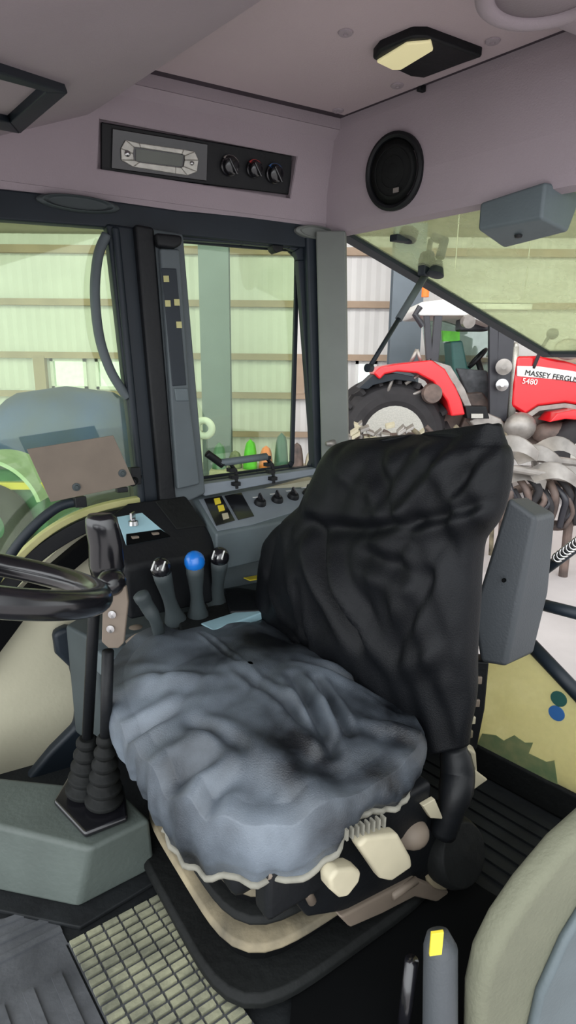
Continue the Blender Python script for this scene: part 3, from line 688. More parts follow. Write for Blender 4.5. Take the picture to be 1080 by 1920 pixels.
for k in range(14):
    p = K(-.12-.02*(k % 3), .66+.05*k, -.05+.04*noise.noise(V((k*.7, 1, 2)))); m.ell(p+V((0, 0, -.02*(k % 4))), (.04, .03, .05), seg=8)
tag(build(m, 'rubber_skirt', 'darkgreen', smooth=True), 'ragged dark green rubber skirt showing below the dusty pane', 'skirt')

# ================================================================== CONSOLE
# switch console
t = thing('switch_console', 'grey sloping switch console below the quarter window', 'console', K(.3, .1, .5)); CN = t
zt_, zm_ = .845, .75
TL, TR = Pz(348, 918, zt_), Pz(600, 884, zt_); BL, BR = Pz(405, 1002, zm_), Pz(640, 950, zm_)
nC = (TR-TL).cross(BL-TL).normalized()
if nC.z < 0: nC = -nC
TR2 = TR-A*.25; BR2 = BR-A*.25
m = MB(); dn = V((0, 0, -.12))
m.add([TL, TR2, BR2, BL, TL+dn, TR2+dn, BR2+dn, BL+dn], [(0, 1, 2, 3), (4, 5, 6, 7), (0, 1, 5, 4), (1, 2, 6, 5), (2, 3, 7, 6), (3, 0, 4, 7)])
build(m, 'body', 'consolegrey', t, bevel=.008)
def Pc(x, y): return Pp(x, y, TL, nC)
def patch(pts, d0, d1): 
    mb = MB(); mb.prism([Pc(x, y)+nC*d0 for x, y in pts], nC*(d1-d0)); return mb
build(patch([(372, 938), (590, 900), (604, 945), (470, 985), (408, 996)], .0, .003), 'faceplate', 'panelface', t, bevel=.001)
build(patch([(382, 938), (415, 932), (440, 978), (405, 988)], .003, .006), 'warning_panel', 'gloss_black', t, bevel=.001)
build(patch([(420, 932), (452, 926), (476, 970), (446, 977)], .003, .006), 'socket_panel', 'gloss_black', t, bevel=.001)
for (x, y) in ((406, 944), (413, 957), (421, 972)):
    b_ = build(patch([(x-6, y-5), (x+5, y-7), (x+8, y+3), (x-3, y+6)], .006, .009), 'button', 'yellow' if y < 970 else 'cream', t, bevel=.001)
for i, (x, y) in enumerate(((487, 946), (519, 940), (549, 934), (577, 928))):
    k = thing('control_dial', '%s black rotary dial on the sloping console' % ['first, nearest the black socket panel,', 'second', 'third', 'last, nearest the seat,'][i], 'dial', Pc(x, y)+nC*.003, 'rotary dials on the switch console')
    m = MB(); m.lathe([(0, .021), (.008, .02), (.016, .016), (.018, .001)], Pc(x, y)+nC*.003, nC, 20); build(m, 'base', 'black', k, bevel=.001)
    m = MB(); m.box(Pc(x, y)+nC*.022, .034, .009, .018, X=UP+A*.5, Y=A, Z=nC); build(m, 'grip', 'gloss_black', k, bevel=.002)
    m = MB(); m.box(Pc(x-8, y-12)+nC*.004, .022, .008, .002, X=A, Y=B, Z=nC); build(m, 'marking', 'white', k)
# lower teal shelf under the console
t2 = thing('lever_console', 'dark grey side console carrying the hydraulic levers', 'console', K(.5, .3, 0))
m = MB(); zs = .50
m.prism([K(.04, .03, zs), K(.86, .03, zs), K(.95, .10, zs), K(.93, .25, zs), K(.04, .25, zs)], (0, 0, -.36)); build(m, 'body', 'consoledark', t2, bevel=.01)
m = MB(); m.prism([K(-.0, .002, .42), K(.66, .002, .42), K(.60, .002, .74), K(.0, .002, .80)], NB*.03); build(m, 'back_panel', 'consolegrey', t2, bevel=.004)
m = MB(); m.prism([K(.80, .08, .47), K(.93, .08, .47), K(.93, .31, .47), K(.80, .31, .47)], (0, 0, -.07)); build(m, 'front_tray', 'consolegrey', t2, bevel=.008)
m = MB(); m.prism([Pz(318, 1075, .527), Pz(395, 1062, .527), Pz(402, 1092, .527), Pz(330, 1105, .527)], (0, 0, -.03)); build(m, 'gate_plate', 'panelface', t2, bevel=.004)
m = MB()
for k in range(5): m.box(Pz(330+k*14, 1088-k*2.6, .531), .012, .03, .004, X=A, Y=B)
build(m, 'gate_slots', 'black', t2)
m = MB(); m.prism(pl(Pz, [(330, 1150), (440, 1125), (475, 1150), (430, 1180), (345, 1200)], .527), (0, 0, -.05)); build(m, 'boot_base', 'rubber', t2, bevel=.006)
# black pod
t = thing('instrument_pod', 'black pod with ignition switch and small glazed panel', 'pod', Pz(300, 1000, .66))
zz = 0; PD0 = Pz(238, 940, .85); PDn = (Pz(350, 925, .85)-PD0).cross(Pz(234, 1066, .70)-PD0).normalized(); PDn = PDn if PDn.z > 0 else -PDn
def Pd(x, y, d=0): return Pp(x, y, PD0, PDn)+PDn*d
m = MB()
m.prism(pl(Pd, [(186, 978), (238, 940), (350, 925), (404, 1010), (398, 1040), (234, 1066)]), (0, 0, -.16)); build(m, 'body', 'black', t, bevel=.014, seg=3)
m = MB(); m.prism(pl(Pd, [(218, 970), (266, 962), (318, 1006), (236, 1022)], zz+.003), (0, 0, -.004)); build(m, 'glazed_panel', 'paleblue', t, bevel=.002)
m = MB(); m.prism(pl(Pd, [(236, 1003), (300, 994), (318, 1006), (236, 1022)], zz+.005), (0, 0, -.004)); build(m, 'fuse_strip', 'void', t)
for x, y in ((252, 1010), (290, 1003)):
    m = MB(); m.box(Pd(x, y, zz+.008), .018, .012, .006, X=A, Y=B); build(m, 'fuse', 'tan', t, bevel=.001)
m = MB(); p = Pd(250, 984); m.lathe([(0, .016), (.012, .014), (.014, .008), (.02, .008)], p, UP, 16); m.box(p+UP*.028, .026, .006, .018, X=A+B, Y=A-B); build(m, 'ignition_switch', 'chrome', t)
m = MB(); m.prism(pl(Pd, [(290, 940), (345, 932), (385, 985), (330, 992)], zz+.004), (0, 0, -.006)); build(m, 'cup_recess', 'rubber', t, bevel=.004)

# spool levers
def lever(x0, y0, x1, y1, Yk, lab, km, r=.026):
    bot = Pz(x1, y1, .503); top = Py(x0, y0, bot.y-.10)
    k = thing('spool_lever', lab, 'lever', bot, 'hydraulic spool levers')
    m = MB(); n = 8; pts = [bot.lerp(top, i/n) for i in range(n+1)]
    m.tube(pts, [r*1.25, r*1.2, r*.9, r*.75, r*.7, r*.75, r*.85, r*.95, r*.95], 14); build(m, 'shaft', 'consoledark', k, smooth=True)
    m = MB(); m.ell(top+UP*.008, (r*1.1, r*1.1, r*1.15)); kb = build(m, 'knob', km, k, smooth=True)
    if km != 'blue':
        m = MB()
        for q in (-.6, 0, .475): m.box(top+V((q*r, -r*.75, r*.75)), .004, .008, r*1.0, X=V((1, 0, 0)), Y=V((0, 1, -1)), Z=V((.3, 1, 1)))
        build(m, 'symbol', 'white', kb)
    m = MB(); m.lathe([(0, r*1.6), (.01, r*1.5), (.02, r*1.3)], bot, UP, 18); build(m, 'boot', 'rubber', k)
    return k
lever(302, 1070, 332, 1172, 1.62, 'black and white knobbed lever beside the black pod', 'gloss_black')
lever(365, 1058, 372, 1165, 1.66, 'lever with a bright blue knob, middle of the three', 'blue')
lever(412, 1049, 405, 1138, 1.72, 'black and white knobbed lever nearest the seat back', 'gloss_black')
m = MB(); m.tube(smoothpath([Py(262, 1112, 1.42), Py(275, 1135, 1.43), Py(292, 1165, 1.44), Pz(302, 1205, .475)], 5), [.012]+[.021]*3+[.019]*5+[.016]*7, 14)
tag(build(m, 'curved_lever', 'consoledark', smooth=True), 'curved dark grey lever without a knob, in front of others', 'lever')
m = MB(); m.prism(pl(Pz, [(420, 1104), (446, 1100), (560, 1118), (560, 1140), (430, 1146)], .535), (0, 0, -.035)); tag(build(m, 'switch_box', 'black', bevel=.006), 'low black switch box between levers and seat back', 'box')
m = MB(); m.box(Pz(475, 1084, .531), .05, .035, .004, X=A, Y=B); tag(build(m, 'yellow_label', 'yellow', bevel=.001), 'yellow label on console beside the seat back', 'label')
m = MB(); m.box(Pz(287, 1211, .475), .03, .022, .012, X=A, Y=B); tag(build(m, 'yellow_tag', 'yellow', bevel=.001), 'small yellow tag in front tray beside the seat cushion', 'label')
m = MB(); m.prism(pl(Pz, [(375, 1168), (500, 1128), (560, 1108), (560, 1130), (500, 1145), (400, 1182)], .53), (0, 0, -.025)); tag(build(m, 'console_strip', 'paleblue', bevel=.005), 'pale blue shiny strip on console edge above the cushion', 'strip')
m = MB(); m.tube(smoothpath([Pz(240, 1205, .475), Pz(262, 1192, .50), Pz(285, 1196, .485), Pz(305, 1202, .475)], 4), .010); m.ell(Pz(255, 1185, .485), (.03, .03, .02)); tag(build(m, 'cable_loop', 'tan', smooth=True), 'tan cable end lying in the tray by the levers', 'cable')
m = MB(); m.prism([Pb(225, 1205, .16), Pb(262, 1205, .16), Pb(250, 1262, .16), Pb(222, 1262, .16)], NB*.02); tag(build(m, 'tray_plate', 'cream', bevel=.003), 'cream plate between the lever shafts and the cushion', 'plate')

# tan mounting plate at the door
t = thing('mounting_plate', 'tan metal plate with two bolts hanging on the door post', 'plate', Pb(150, 880, .14))
m = MB(); m.prism(pl(Pb, [(50, 842), (212, 816), (253, 908), (95, 941)], .14), NB*.004); build(m, 'plate', 'tan', t, bevel=.001)
for x, y in ((229, 887), (143, 913)):
    m = MB(); m.lathe([(0, .011), (.004, .011), (.005, .006), (.008, .005)], Pb(x, y, .144), NB, 14); build(m, 'bolt', 'consoledark', t)
m = MB(); m.tube([Pb(248, 905, .13), Pb(262, 890, .04)], .012); m.box(Pb(252, 892, .10), .03, .02, .05, X=A, Y=B); build(m, 'bracket', 'black', t, bevel=.002)
for q_ in ((148, 940, .03), (228, 918, .015)):
    m = MB(); m.box(Pb(q_[0], q_[1], .13), .03, q_[2], q_[2], X=A, Y=B); build(m, 'clamp', 'black', t, bevel=.002)
m = MB(); m.tube(smoothpath([Pb(150, 940, .12), Pb(110, 950, .12), Pb(60, 990, .12), Pb(20, 1040, .12), Pb(-20, 1110, .12)], 5), .014); build(m, 'arm', 'postblack', t, smooth=True)

# ================================================================== STEERING WHEEL
ax = V((.2, .29, .94)).normalized(); u = V((1, .12, 0)); u = (u-ax*u.dot(ax)).normalized(); c = Py(182, 1126, .93)-u*.205
t = thing('steering_wheel', 'glossy black steering wheel rim entering from the left edge', 'steering wheel', c)
m = MB(); m.torus(c, ax, .205, .0235, seg=64, rs=18); build(m, 'rim', 'gloss_black', t, smooth=True)
u = V((1, 0, 0)); u = (u-ax*u.dot(ax)).normalized(); w_ = ax.cross(u)
for k in range(3):
    an = 2.2+k*2*PI/3; d = u*math.cos(an)+w_*math.sin(an)
    m = MB(); m.tube([c+d*.2, c+d*.1-ax*.03, c-ax*.045], .011); build(m, 'spoke', 'black', t, smooth=True)
m = MB(); m.lathe([(-.08, .04), (-.06, .05), (-.03, .05), (-.02, .04), (-.018, .001)], c, ax, 28); build(m, 'hub', 'black', t, smooth=False, bevel=.002)
m = MB(); m.tube([c-ax*.07, c-ax*.45+V((-.2, -.05, 0))], .045); build(m, 'column', 'black', t, smooth=True)

# ================================================================== GEAR LEVERS AND TUNNEL BOX
t = thing('lever_box', 'grey plastic floor box at the base of the levers', 'box', Pz(145, 1600, 0)); LB = t
zt2 = .175
top = [Pz(-160, 1510, zt2), Pz(170, 1592, zt2), Pz(282, 1536, zt2), Pz(225, 1480, zt2), Pz(-160, 1440, zt2)]
bt = [Pz(-160, 1640, .012), Pz(146, 1704, .012), Pz(292, 1628, .012), Pz(250, 1560, .012), Pz(-160, 1500, .012)]
m = MB(); m.add(top+bt, [(0, 1, 2, 3, 4), (9, 8, 7, 6, 5)]+[(i, (i+1) % 5, (i+1) % 5+5, i+5) for i in range(5)]); build(m, 'body', 'boxgrey', t, bevel=.012, seg=3)
m = MB(); m.prism([q+(q-bt[2])*.0+V((0, 0, 0)) for q in [Pz(-200, 1665, .012), Pz(150, 1738, .012), Pz(312, 1640, .012), Pz(260, 1560, .012), Pz(-160, 1500, .012)]], (0, 0, -.012)); build(m, 'skirt', 'mat_dark', t, bevel=.003)
# boot base
m = MB(); m.prism(pl(Pz, [(100, 1500), (158, 1562), (240, 1530), (232, 1470), (175, 1440), (130, 1450)], zt2+.018), (0, 0, -.018)); build(m, 'boot_plate', 'gloss_black', t, bevel=.007)
def boot(x, y, x1, y1, lab, n=6):
    b0 = Pz(x, y, zt2+.018); 
    m = MB(); pr = []
    for i in range(n):
        h = i*.034; r0 = .046-.0048*i; pr += [(h, r0*.72), (h+.009, r0), (h+.018, r0), (h+.027, r0*.72)]
    ax_ = (Py(x1, y1, b0.y-.02)-b0)
    m.lathe(pr, b0, ax_, 22); return m, b0, ax_.normalized()
L1 = thing('gear_lever', 'gear lever with brown pierced plate and dark knob', 'lever', Pz(195, 1505, zt2+.018))
m, b0, ax_ = boot(195, 1505, 205, 1120, ''); build(m, 'gaiter', 'rubber', L1, smooth=False, bevel=.002)
e1 = b0+ax_*((Py(203, 1215, b0.y).z-b0.z)/ax_.z)
m = MB(); m.tube([b0+ax_*.12, e1], .0135); build(m, 'shaft', 'black', L1, smooth=True)
Yl = e1.y-.015
m = MB(); m.prism(pl(Py, [(193, 1100), (236, 1100), (240, 1130), (232, 1206), (222, 1216), (203, 1216), (190, 1204)], Yl), (0, .012, 0)); build(m, 'plate', 'tan', L1, bevel=.003)
for x, y in ((211, 1151), (208, 1178)):
    m = MB(); m.lathe([(0, .009), (.005, .009), (.006, .001)], Py(x, y, Yl), (0, -1, 0), 14); build(m, 'screw', 'chrome', L1)
m = MB(); kc = Py(209, 1092, Yl+.01); m.ell(kc, (.032, .036, .030), seg=24); build(m, 'knob', 'gloss_black', L1, smooth=True)
L2 = thing('range_lever', 'range lever with tall black grip behind the steering rim', 'lever', Pz(160, 1478, zt2+.018))
m, b0, ax_ = boot(158, 1485, 180, 1120, '', 5); build(m, 'gaiter', 'rubber', L2, smooth=False, bevel=.002)
q1 = Py(176, 1150, b0.y)
m = MB(); m.tube([b0+ax_*.1, q1, Py(190, 1085, b0.y+.02)], .0135); build(m, 'shaft', 'black', L2, smooth=True)
m = MB(); Yg = b0.y+.05
rs = []
for (x, y, w1, w2) in ((200, 1090, 26, .018), (200, 1060, 34, .022), (198, 1020, 32, .024), (192, 990, 32, .026), (190, 972, 30, .024), (188, 964, 22, .016)):
    p = Py(x, y, Yg); rw = (Py(x+w1, y, Yg)-p).x
    rs.append([p+V((rw*math.cos(k*PI/8), w2*math.sin(k*PI/8), 0)) for k in range(16)])
m.rings(rs); build(m, 'grip', 'gloss_black', L2, smooth=True)
# dark outlined slab on the beige panel behind levers
m = MB(); m.prism(pl(Pb, [(95, 1178), (120, 1165), (158, 1175), (185, 1330), (240, 1440), (250, 1540), (20, 1540), (45, 1450), (90, 1395), (135, 1350), (140, 1300), (126, 1240), (100, 1215)], .01), NB*.05)
tag(build(m, 'side_slab', 'postblack', bevel=.015), 'dark raised slab on beige side panel behind the lever gaiters', 'cover')
m = MB(); m.prism(pl(Pb, [(252, 1440), (275, 1450), (275, 1560), (250, 1540)], .06), NB*.03); tag(build(m, 'side_bracket', 'boxgrey', bevel=.006), 'grey bracket between the floor box and the seat', 'bracket')

# ================================================================== SEAT
SC = V((-.085, 1.245, 0))
seat = thing('driver_seat', 'tractor driver seat under a wrinkled black fabric cover', 'seat', SC)
def S(w, f, z): return SC+SW*w+SF*f+UP*z
def fold(p, s, seed):
    return noise.noise(V((p[0]*s+seed, p[1]*s, seed*1.7)))
# cushion: radial grid of superellipse rings, top dome then skirt
cb = []; NS = 220
def sup(th, n=2.8):
    c_, s_ = math.cos(th), math.sin(th); return (abs(c_)**n+abs(s_)**n)**(-1/n)
def wr(w, f, th, t):      # wrinkle height
    v = 0
    # long pulls fanning from the front corners
    x = w*3+f*1.3; v += .006*math.exp(-(noise.noise(V((w*5+f*7, w*1.5-f*2, 3.1)))*5)**2)
    v -= .007*math.exp(-(noise.noise(V((w*4-f*5+2, w*6+f*1.5, 7.7)))*6)**2)
    v += .012*noise.noise(V((w*7, f*7, 1.3)))+fold_seg((w, f), CF)
    return v
def fold_seg(p, folds):
    v = 0
    for (x0, y0, x1, y1, d, wd) in folds:
        ax_, ay = x1-x0, y1-y0; L2_ = ax_*ax_+ay*ay; t_ = ((p[0]-x0)*ax_+(p[1]-y0)*ay)/L2_
        tc_ = max(0, min(1, t_)); dx, dy = p[0]-x0-ax_*tc_, p[1]-y0-ay*tc_
        dist = (dx*ax_*0+dx*ay-dy*ax_)/math.sqrt(L2_); rr_ = math.hypot(dx, dy)
        fade = math.sin(PI*min(1, max(0, .12+.76*t_)))
        if rr_ < wd*4: v += d*fade*(math.exp(-(rr_/wd)**2)-.55*math.exp(-((rr_-1.7*wd)/wd)**2))
    return v
CF = []
for (x0, y0, x1, y1, d, wd) in ((545, 1285, 625, 1405, -.026, .014), (590, 1290, 655, 1375, -.024, .012), (515, 1318, 600, 1392, -.018, .012), (378, 1192, 445, 1262, -.010, .006),
    (225, 1392, 400, 1405, -.026, .022), (200, 1320, 335, 1318, -.018, .018), (285, 1478, 440, 1432, -.022, .02), (330, 1490, 430, 1570, -.022, .018),
    (240, 1260, 420, 1290, .014, .02), (440, 1270, 520, 1330, -.014, .012), (470, 1400, 640, 1480, .012, .03), (450, 1540, 560, 1470, -.014, .018),
    (620, 1560, 760, 1440, -.012, .02), (560, 1250, 760, 1290, -.016, .018), (680, 1350, 800, 1370, .012, .02), (350, 1340, 460, 1400, -.012, .014), (560, 1560, 600, 1480, -.012, .014)):
    p, q = Pz(x0, y0, .53)-SC, Pz(x1, y1, .53)-SC; CF.append((p.dot(SW), p.dot(SF), q.dot(SW), q.dot(SF), d, wd))
cring = []
HW, HF = .41, .285
tops = [(r_, None) for r_ in [0.02+.98*(i/60)**.85 for i in range(61)]]
for r_, _ in tops:
    ring = []
    for j in range(NS):
        th = 2*PI*j/NS; e = sup(th); w = HW*.90*r_*e*math.cos(th); f = HF*.90*r_*e*math.sin(th)
        z = .545-.055*r_**4-.03*(w/HW)**2*0+.018*math.cos(w*8)*(1-r_)+(.028*abs(w/HW)**2)-.03*max(0, f/HF)**2
        z += wr(w, f, th, 0)*(.5+.8*r_)
        ring.append(S(w, f, z))
    cring.append(ring)
for i in range(1, 27):
    q = i/26; ring = []
    for j in range(NS):
        th = 2*PI*j/NS; e = sup(th); fr = max(0, math.sin(th)); side = abs(math.cos(th))
        dropn = .075+.02*fr*fr+.055*max(0, 2*math.cos(th)*math.sin(th))
        bul = .10+.035*math.sin(min(1, q*1.25)*PI*.75)-.06*max(0, q-.75)*4*.5
        gat = .016*q*(noise.noise(V((math.cos(th)*11, math.sin(th)*11, q*1.1)))+.6*math.sin(th*37+3*math.sin(th*5)+q*1.5)*fr)
        k = (.90+bul*1.05+gat*2.4)
        w = HW*k*e*math.cos(th); f = HF*k*e*math.sin(th)
        z = .49-dropn*q+.028*min(1, abs(w/HW))**2-.03*max(0, min(1, f/HF))**2+wr(w*.9, f*.9, th, 0)*(1-q)*1.1+.012*q*math.sin(th*9+1)
        ring.append(S(w, f, z))
    cring.append(ring)
# rear part lower
m = MB(); m.rings(cring, caps=False); m.add(cring[-1], [tuple(range(NS))])
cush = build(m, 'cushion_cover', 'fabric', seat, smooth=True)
# hem cord along the near side
hm = [p*1 for p in cring[-1]]
sel = [cring[-1][j] for j in range(0, NS) if -0.35 <= ((2*PI*j/NS+PI) % (2*PI))-PI <= 1.25]
js = sorted([j if j < NS/2 else j-NS for j in range(NS) if -0.7 <= (((2*PI*j/NS)+PI) % (2*PI))-PI <= 1.3])
m = MB(); m.tube([cring[-1][j % NS]+V((0, 0, -.004)) for j in js], .007, 8); build(m, 'hem_cord', 'hem', cush, smooth=True)
m = MB(); m.tube([cring[22][j]+(cring[22][j]-SC)*0+UP*.055 for j in range(0, 1)]+[S(-.1, -.12, .556), S(0.0, -.02, .562)], .0012, 6) if False else None

# backrest: rings up the back
# lean direction: backward with height
brs = []; NB2 = 180
def bk(z, w0, w1, dep, off):      # returns ring at height z, half extents from w0..w1 across SW, thickness dep, offset along -SF
    ring = []
    cw = (w0+w1)/2; hw = (w1-w0)/2
    for j in range(NB2):
        th = 2*PI*j/NB2; e = sup(th, 2.8)
        w = cw+hw*e*math.cos(th); f = dep*e*math.sin(th)
        ring.append((w, f-off, z))
    return ring
# measure widths from pixels: plane of the backrest through SC behind
BP = S(0, -.20, 0)
def PBk(x, y, off): return Pp(x, y, S(0, -off, 0), SF)
def wz(x, y, off):
    p = PBk(x, y, off); d = p-SC; return d.dot(SW), p.z
rows = [(1400, 590, 874, .30, .06), (1340, 560, 882, .30, .07), (1290, 525, 886, .30, .08), (1200, 498, 889, .30, .095), (1120, 498, 890, .30, .10), (1060, 500, 893, .305, .10), (1010, 512, 905, .31, .09),
        (970, 545, 932, .30, .085), (930, 578, 945, .31, .08), (890, 598, 952, .32, .075), (860, 612, 955, .325, .07), (838, 632, 950, .33, .055), (826, 660, 935, .335, .03)]
st = []
for (y, xl, xr, off, dep) in rows:
    wl_, z1 = wz(xl, y, off); wr_, z2 = wz(xr, y, off); st.append((wl_, z1, wr_, z2, off, dep))
print('back', [tuple(round(q, 2) for q in s) for s in st])
BF = []
for (x0, y0, x1, y1, d, wd) in ((545, 985, 650, 1215, -.034, .022), (505, 1175, 600, 1290, -.022, .014), (820, 1050, 925, 880, -.026, .016), (850, 1075, 945, 930, -.024, .016), (700, 1000, 790, 840, .018, .018),
    (880, 1120, 800, 1300, -.022, .014), (845, 1160, 770, 1290, -.02, .014), (905, 1040, 870, 1340, -.02, .016), (640, 1040, 760, 1100, -.018, .022), (760, 1090, 700, 1260, -.016, .018), (600, 1060, 690, 1260, .02, .02),
    (640, 860, 700, 980, -.014, .02), (780, 960, 830, 850, -.018, .014), (860, 830, 930, 870, -.014, .014), (540, 1100, 560, 1250, -.018, .014), (720, 1270, 850, 1230, .014, .02)):
    a_, b_ = wz(x0, y0, .17), wz(x1, y1, .17); BF.append((a_[0], a_[1], b_[0], b_[1], d, wd))
brings = []; NR = 90
def interp(sts, t):
    x = t*(len(sts)-1); i = min(int(x), len(sts)-2); u_ = x-i
    a, b, c, d = sts[max(i-1, 0)], sts[i], sts[i+1], sts[min(i+2, len(sts)-1)]
    return [.5*((2*b[k])+(c[k]-a[k])*u_+(2*a[k]-5*b[k]+4*c[k]-d[k])*u_*u_+(3*b[k]-a[k]-3*c[k]+d[k])*u_**3) for k in range(6)]
for i in range(NR+1):
    tt = i/NR; wl_, z1, wr_, z2, off, dep = interp(st, tt)
    ring = []
    for j in range(NB2):
        th = 2*PI*j/NB2; e = sup(th, 2.6)
        cx = e*math.cos(th)
        w = (wl_+wr_)/2+(wr_-wl_)/2*cx; z = (z1+z2)/2+(z2-z1)/2*cx
        f = dep*e*math.sin(th)
        front = max(0, math.sin(th))
        # crease between lumbar and head section
        cr = tt-(.55+.10*(cx)**2)
        f -= .030*math.exp(-(cr/.035)**2)*front
        wv = .007*math.exp(-(noise.noise(V((w*7+z*6, w*1.5-z*3, 9.2)))*5)**2)-.007*math.exp(-(noise.noise(V((w*10-z*3+2, z*3+w*2, 4.4)))*5)**2)+.014*noise.noise(V((w*6, z*5, 2.2)))
        right = max(0, cx-.3)
        wv += .008*right*math.sin((z*1.0+w*2.6)*38)
        f += wv*(.4+front)+fold_seg((w, z), BF)*front
        ring.append(SC+SW*w+SF*(f-off)+UP*(z+.01*noise.noise(V((w*8, f*8, 5)))))
    brings.append(ring)
# peak on the top right corner of cover
wl_, z1, wr_, z2, off, dep = st[-1]
pkw, pkz = wz(940, 800, .33)
for ring, amt in ((brings[-1], 1), (brings[-2], .9), (brings[-3], .75), (brings[-4], .55), (brings[-5], .35), (brings[-6], .2)):
    for j, p in enumerate(ring):
        w = (p-SC).dot(SW); k = max(0, 1-abs(w-(pkw-.02))/.13)**1.3
        ring[j] = p+UP*(.034*k*amt)
cen = sum((p for p in brings[-1]), V((0, 0, 0)))/NB2
for s_ in (.7, .4, .15):
    brings.append([p.lerp(cen, 1-s_)+UP*(.006*(1-s_)) for p in brings[NR]])
m = MB(); m.rings(brings, caps=True)
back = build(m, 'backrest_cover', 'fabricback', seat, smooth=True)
# seat pan and controls on the near side
m = MB(); m.box(S(0.02, .0, .335), .60, .46, .07, X=SW, Y=SF); build(m, 'seat_pan', 'black', seat, bevel=.02)
m = MB(); m.box(S(.345, -.02, .33), .05, .42, .11, X=SW, Y=SF); build(m, 'side_trim', 'black', seat, bevel=.012)
def Ps(x, y, w): return Pp(x, y, S(w, 0, 0), SW)
WN = .40
m = MB(); m.prism(pl(Ps, [(652, 1568), (668, 1550), (728, 1546), (752, 1590), (755, 1608), (715, 1635), (695, 1630)], WN), SW*.03); pd = build(m, 'adjuster_paddle', 'cream', seat, bevel=.009, seg=3)
m = MB()
for k in range(8): m.box(Ps(648+k*10, 1563-k*3.4, WN+.03), .004, .012, .022, X=SF, Y=SW)
build(m, 'ridges', 'hem', pd)
m = MB(); m.prism(pl(Ps, [(596, 1625), (610, 1606), (640, 1604), (656, 1612), (652, 1630), (630, 1658), (615, 1660), (598, 1645)], WN+.0), SW*.035); build(m, 'weight_knob', 'cream', seat, bevel=.008, seg=3)
m = MB(); kc = Ps(838, 1590, WN-.06); m.lathe([(-.05, .075), (.03, .08), (.055, .07), (.06, .001)], kc, SW+UP*.4, 32); build(m, 'pivot_drum', 'rubber', seat, bevel=.004)
m = MB(); m.lathe([(-.03, .085), (-.01, .09), (.0, .088), (.0, .06)], kc, SW+UP*.4, 32); build(m, 'drum_rim', 'dusttan', seat, smooth=False)
m = MB(); m.tube(smoothpath([Ps(850, 1400, .34), Ps(858, 1450, .36), Ps(850, 1500, .38), Ps(830, 1560, .37)], 5), [.03, .03, .035, .036, .038, .038, .038, .038, .038, .036, .034, .03, .03, .03, .03, .03]); build(m, 'recline_arm', 'black', seat, smooth=True)
m = MB(); m.ell(Ps(770, 1560, .36), (.04, .04, .03)); build(m, 'boss', 'tan', seat, smooth=True)
m = MB(); m.prism(pl(Ps, [(620, 1700), (760, 1630), (862, 1672), (858, 1690), (760, 1665), (700, 1695), (640, 1720)], .33), SW*.03); build(m, 'lower_rail', 'tan', seat, bevel=.006)
m = MB(); m.prism(pl(Ps, [(510, 1640), (640, 1600), (790, 1520), (880, 1540), (880, 1620), (700, 1680), (560, 1700)], .32), SW*.03); build(m, 'side_plate', 'black', seat, bevel=.008)
m = MB()
for (x0, y0, x1, y1) in ((500, 1640, 560, 1625), (560, 1640, 585, 1690), (540, 1625, 600, 1650), (770, 1520, 800, 1505), (735, 1680, 780, 1650)):
    m = MB(); m.tube([Ps(x0, y0, .36), Ps(x1, y1, .36)], .009); build(m, 'link_rod', 'tan', seat, smooth=True)
m = MB(); m.prism(pl(Ps, [(785, 1505), (808, 1492), (824, 1530), (800, 1528)], .37), SW*.012); build(m, 'metal_tab', 'cream', seat, bevel=.002)
m = MB(); m.prism(pl(Ps, [(850, 1425), (872, 1430), (898, 1450), (880, 1462), (862, 1475)], .30), SW*.03); build(m, 'belt_buckle', 'cream', seat, bevel=.005)
# suspension: stacked bellows
def rr_ring(hw, hf, z, cw=.045, cf=-.06, n=5.0, N=64):
    return [S(cw+hw*sup(2*PI*j/N, n)*math.cos(2*PI*j/N), cf+hf*sup(2*PI*j/N, n)*math.sin(2*PI*j/N), z) for j in range(N)]
m = MB(); m.rings([rr_ring(a_, b_, z) for a_, b_, z in ((.24, .22, .335), (.235, .235, .33), (.235, .24, .26), (.24, .24, .20))]); build(m, 'suspension_cover', 'dusttan', seat, smooth=False, bevel=.004)
for k, (z, e_) in enumerate(((.235, .262), (.18, .272), (.125, .282))):
    m = MB(); m.rings([rr_ring(e_-.03, e_-.03, z+.022), rr_ring(e_-.006, e_-.006, z+.016), rr_ring(e_, e_, z+.004), rr_ring(e_-.006, e_-.006, z-.006), rr_ring(e_-.035, e_-.035, z-.016)])
    build(m, 'bellows_fold', ['dusttan', 'rubber', 'dusttan'][k], seat, smooth=False, bevel=.003)
m = MB(); m.rings([rr_ring(.24, .25, .24), rr_ring(.24, .25, .05)]); build(m, 'bellows_core', 'void', seat)
m = MB(); m.rings([rr_ring(.30, .30, .055), rr_ring(.31, .31, .045), rr_ring(.31, .31, .03), rr_ring(.29, .29, .02)]); build(m, 'base_frame', 'rubber', seat, bevel=.003)
m = MB(); m.box(S(.045, -.06, .021), .55, .5, .014, X=SW, Y=SF); build(m, 'base_plate', 'black', seat, bevel=.004)
m = MB(); m.prism(pl(Pz, [(332, 1700), (350, 1695), (420, 1790), (400, 1800), (355, 1750)], .045), (0, 0, -.035)); build(m, 'floor_foot', 'cream', seat, bevel=.006)

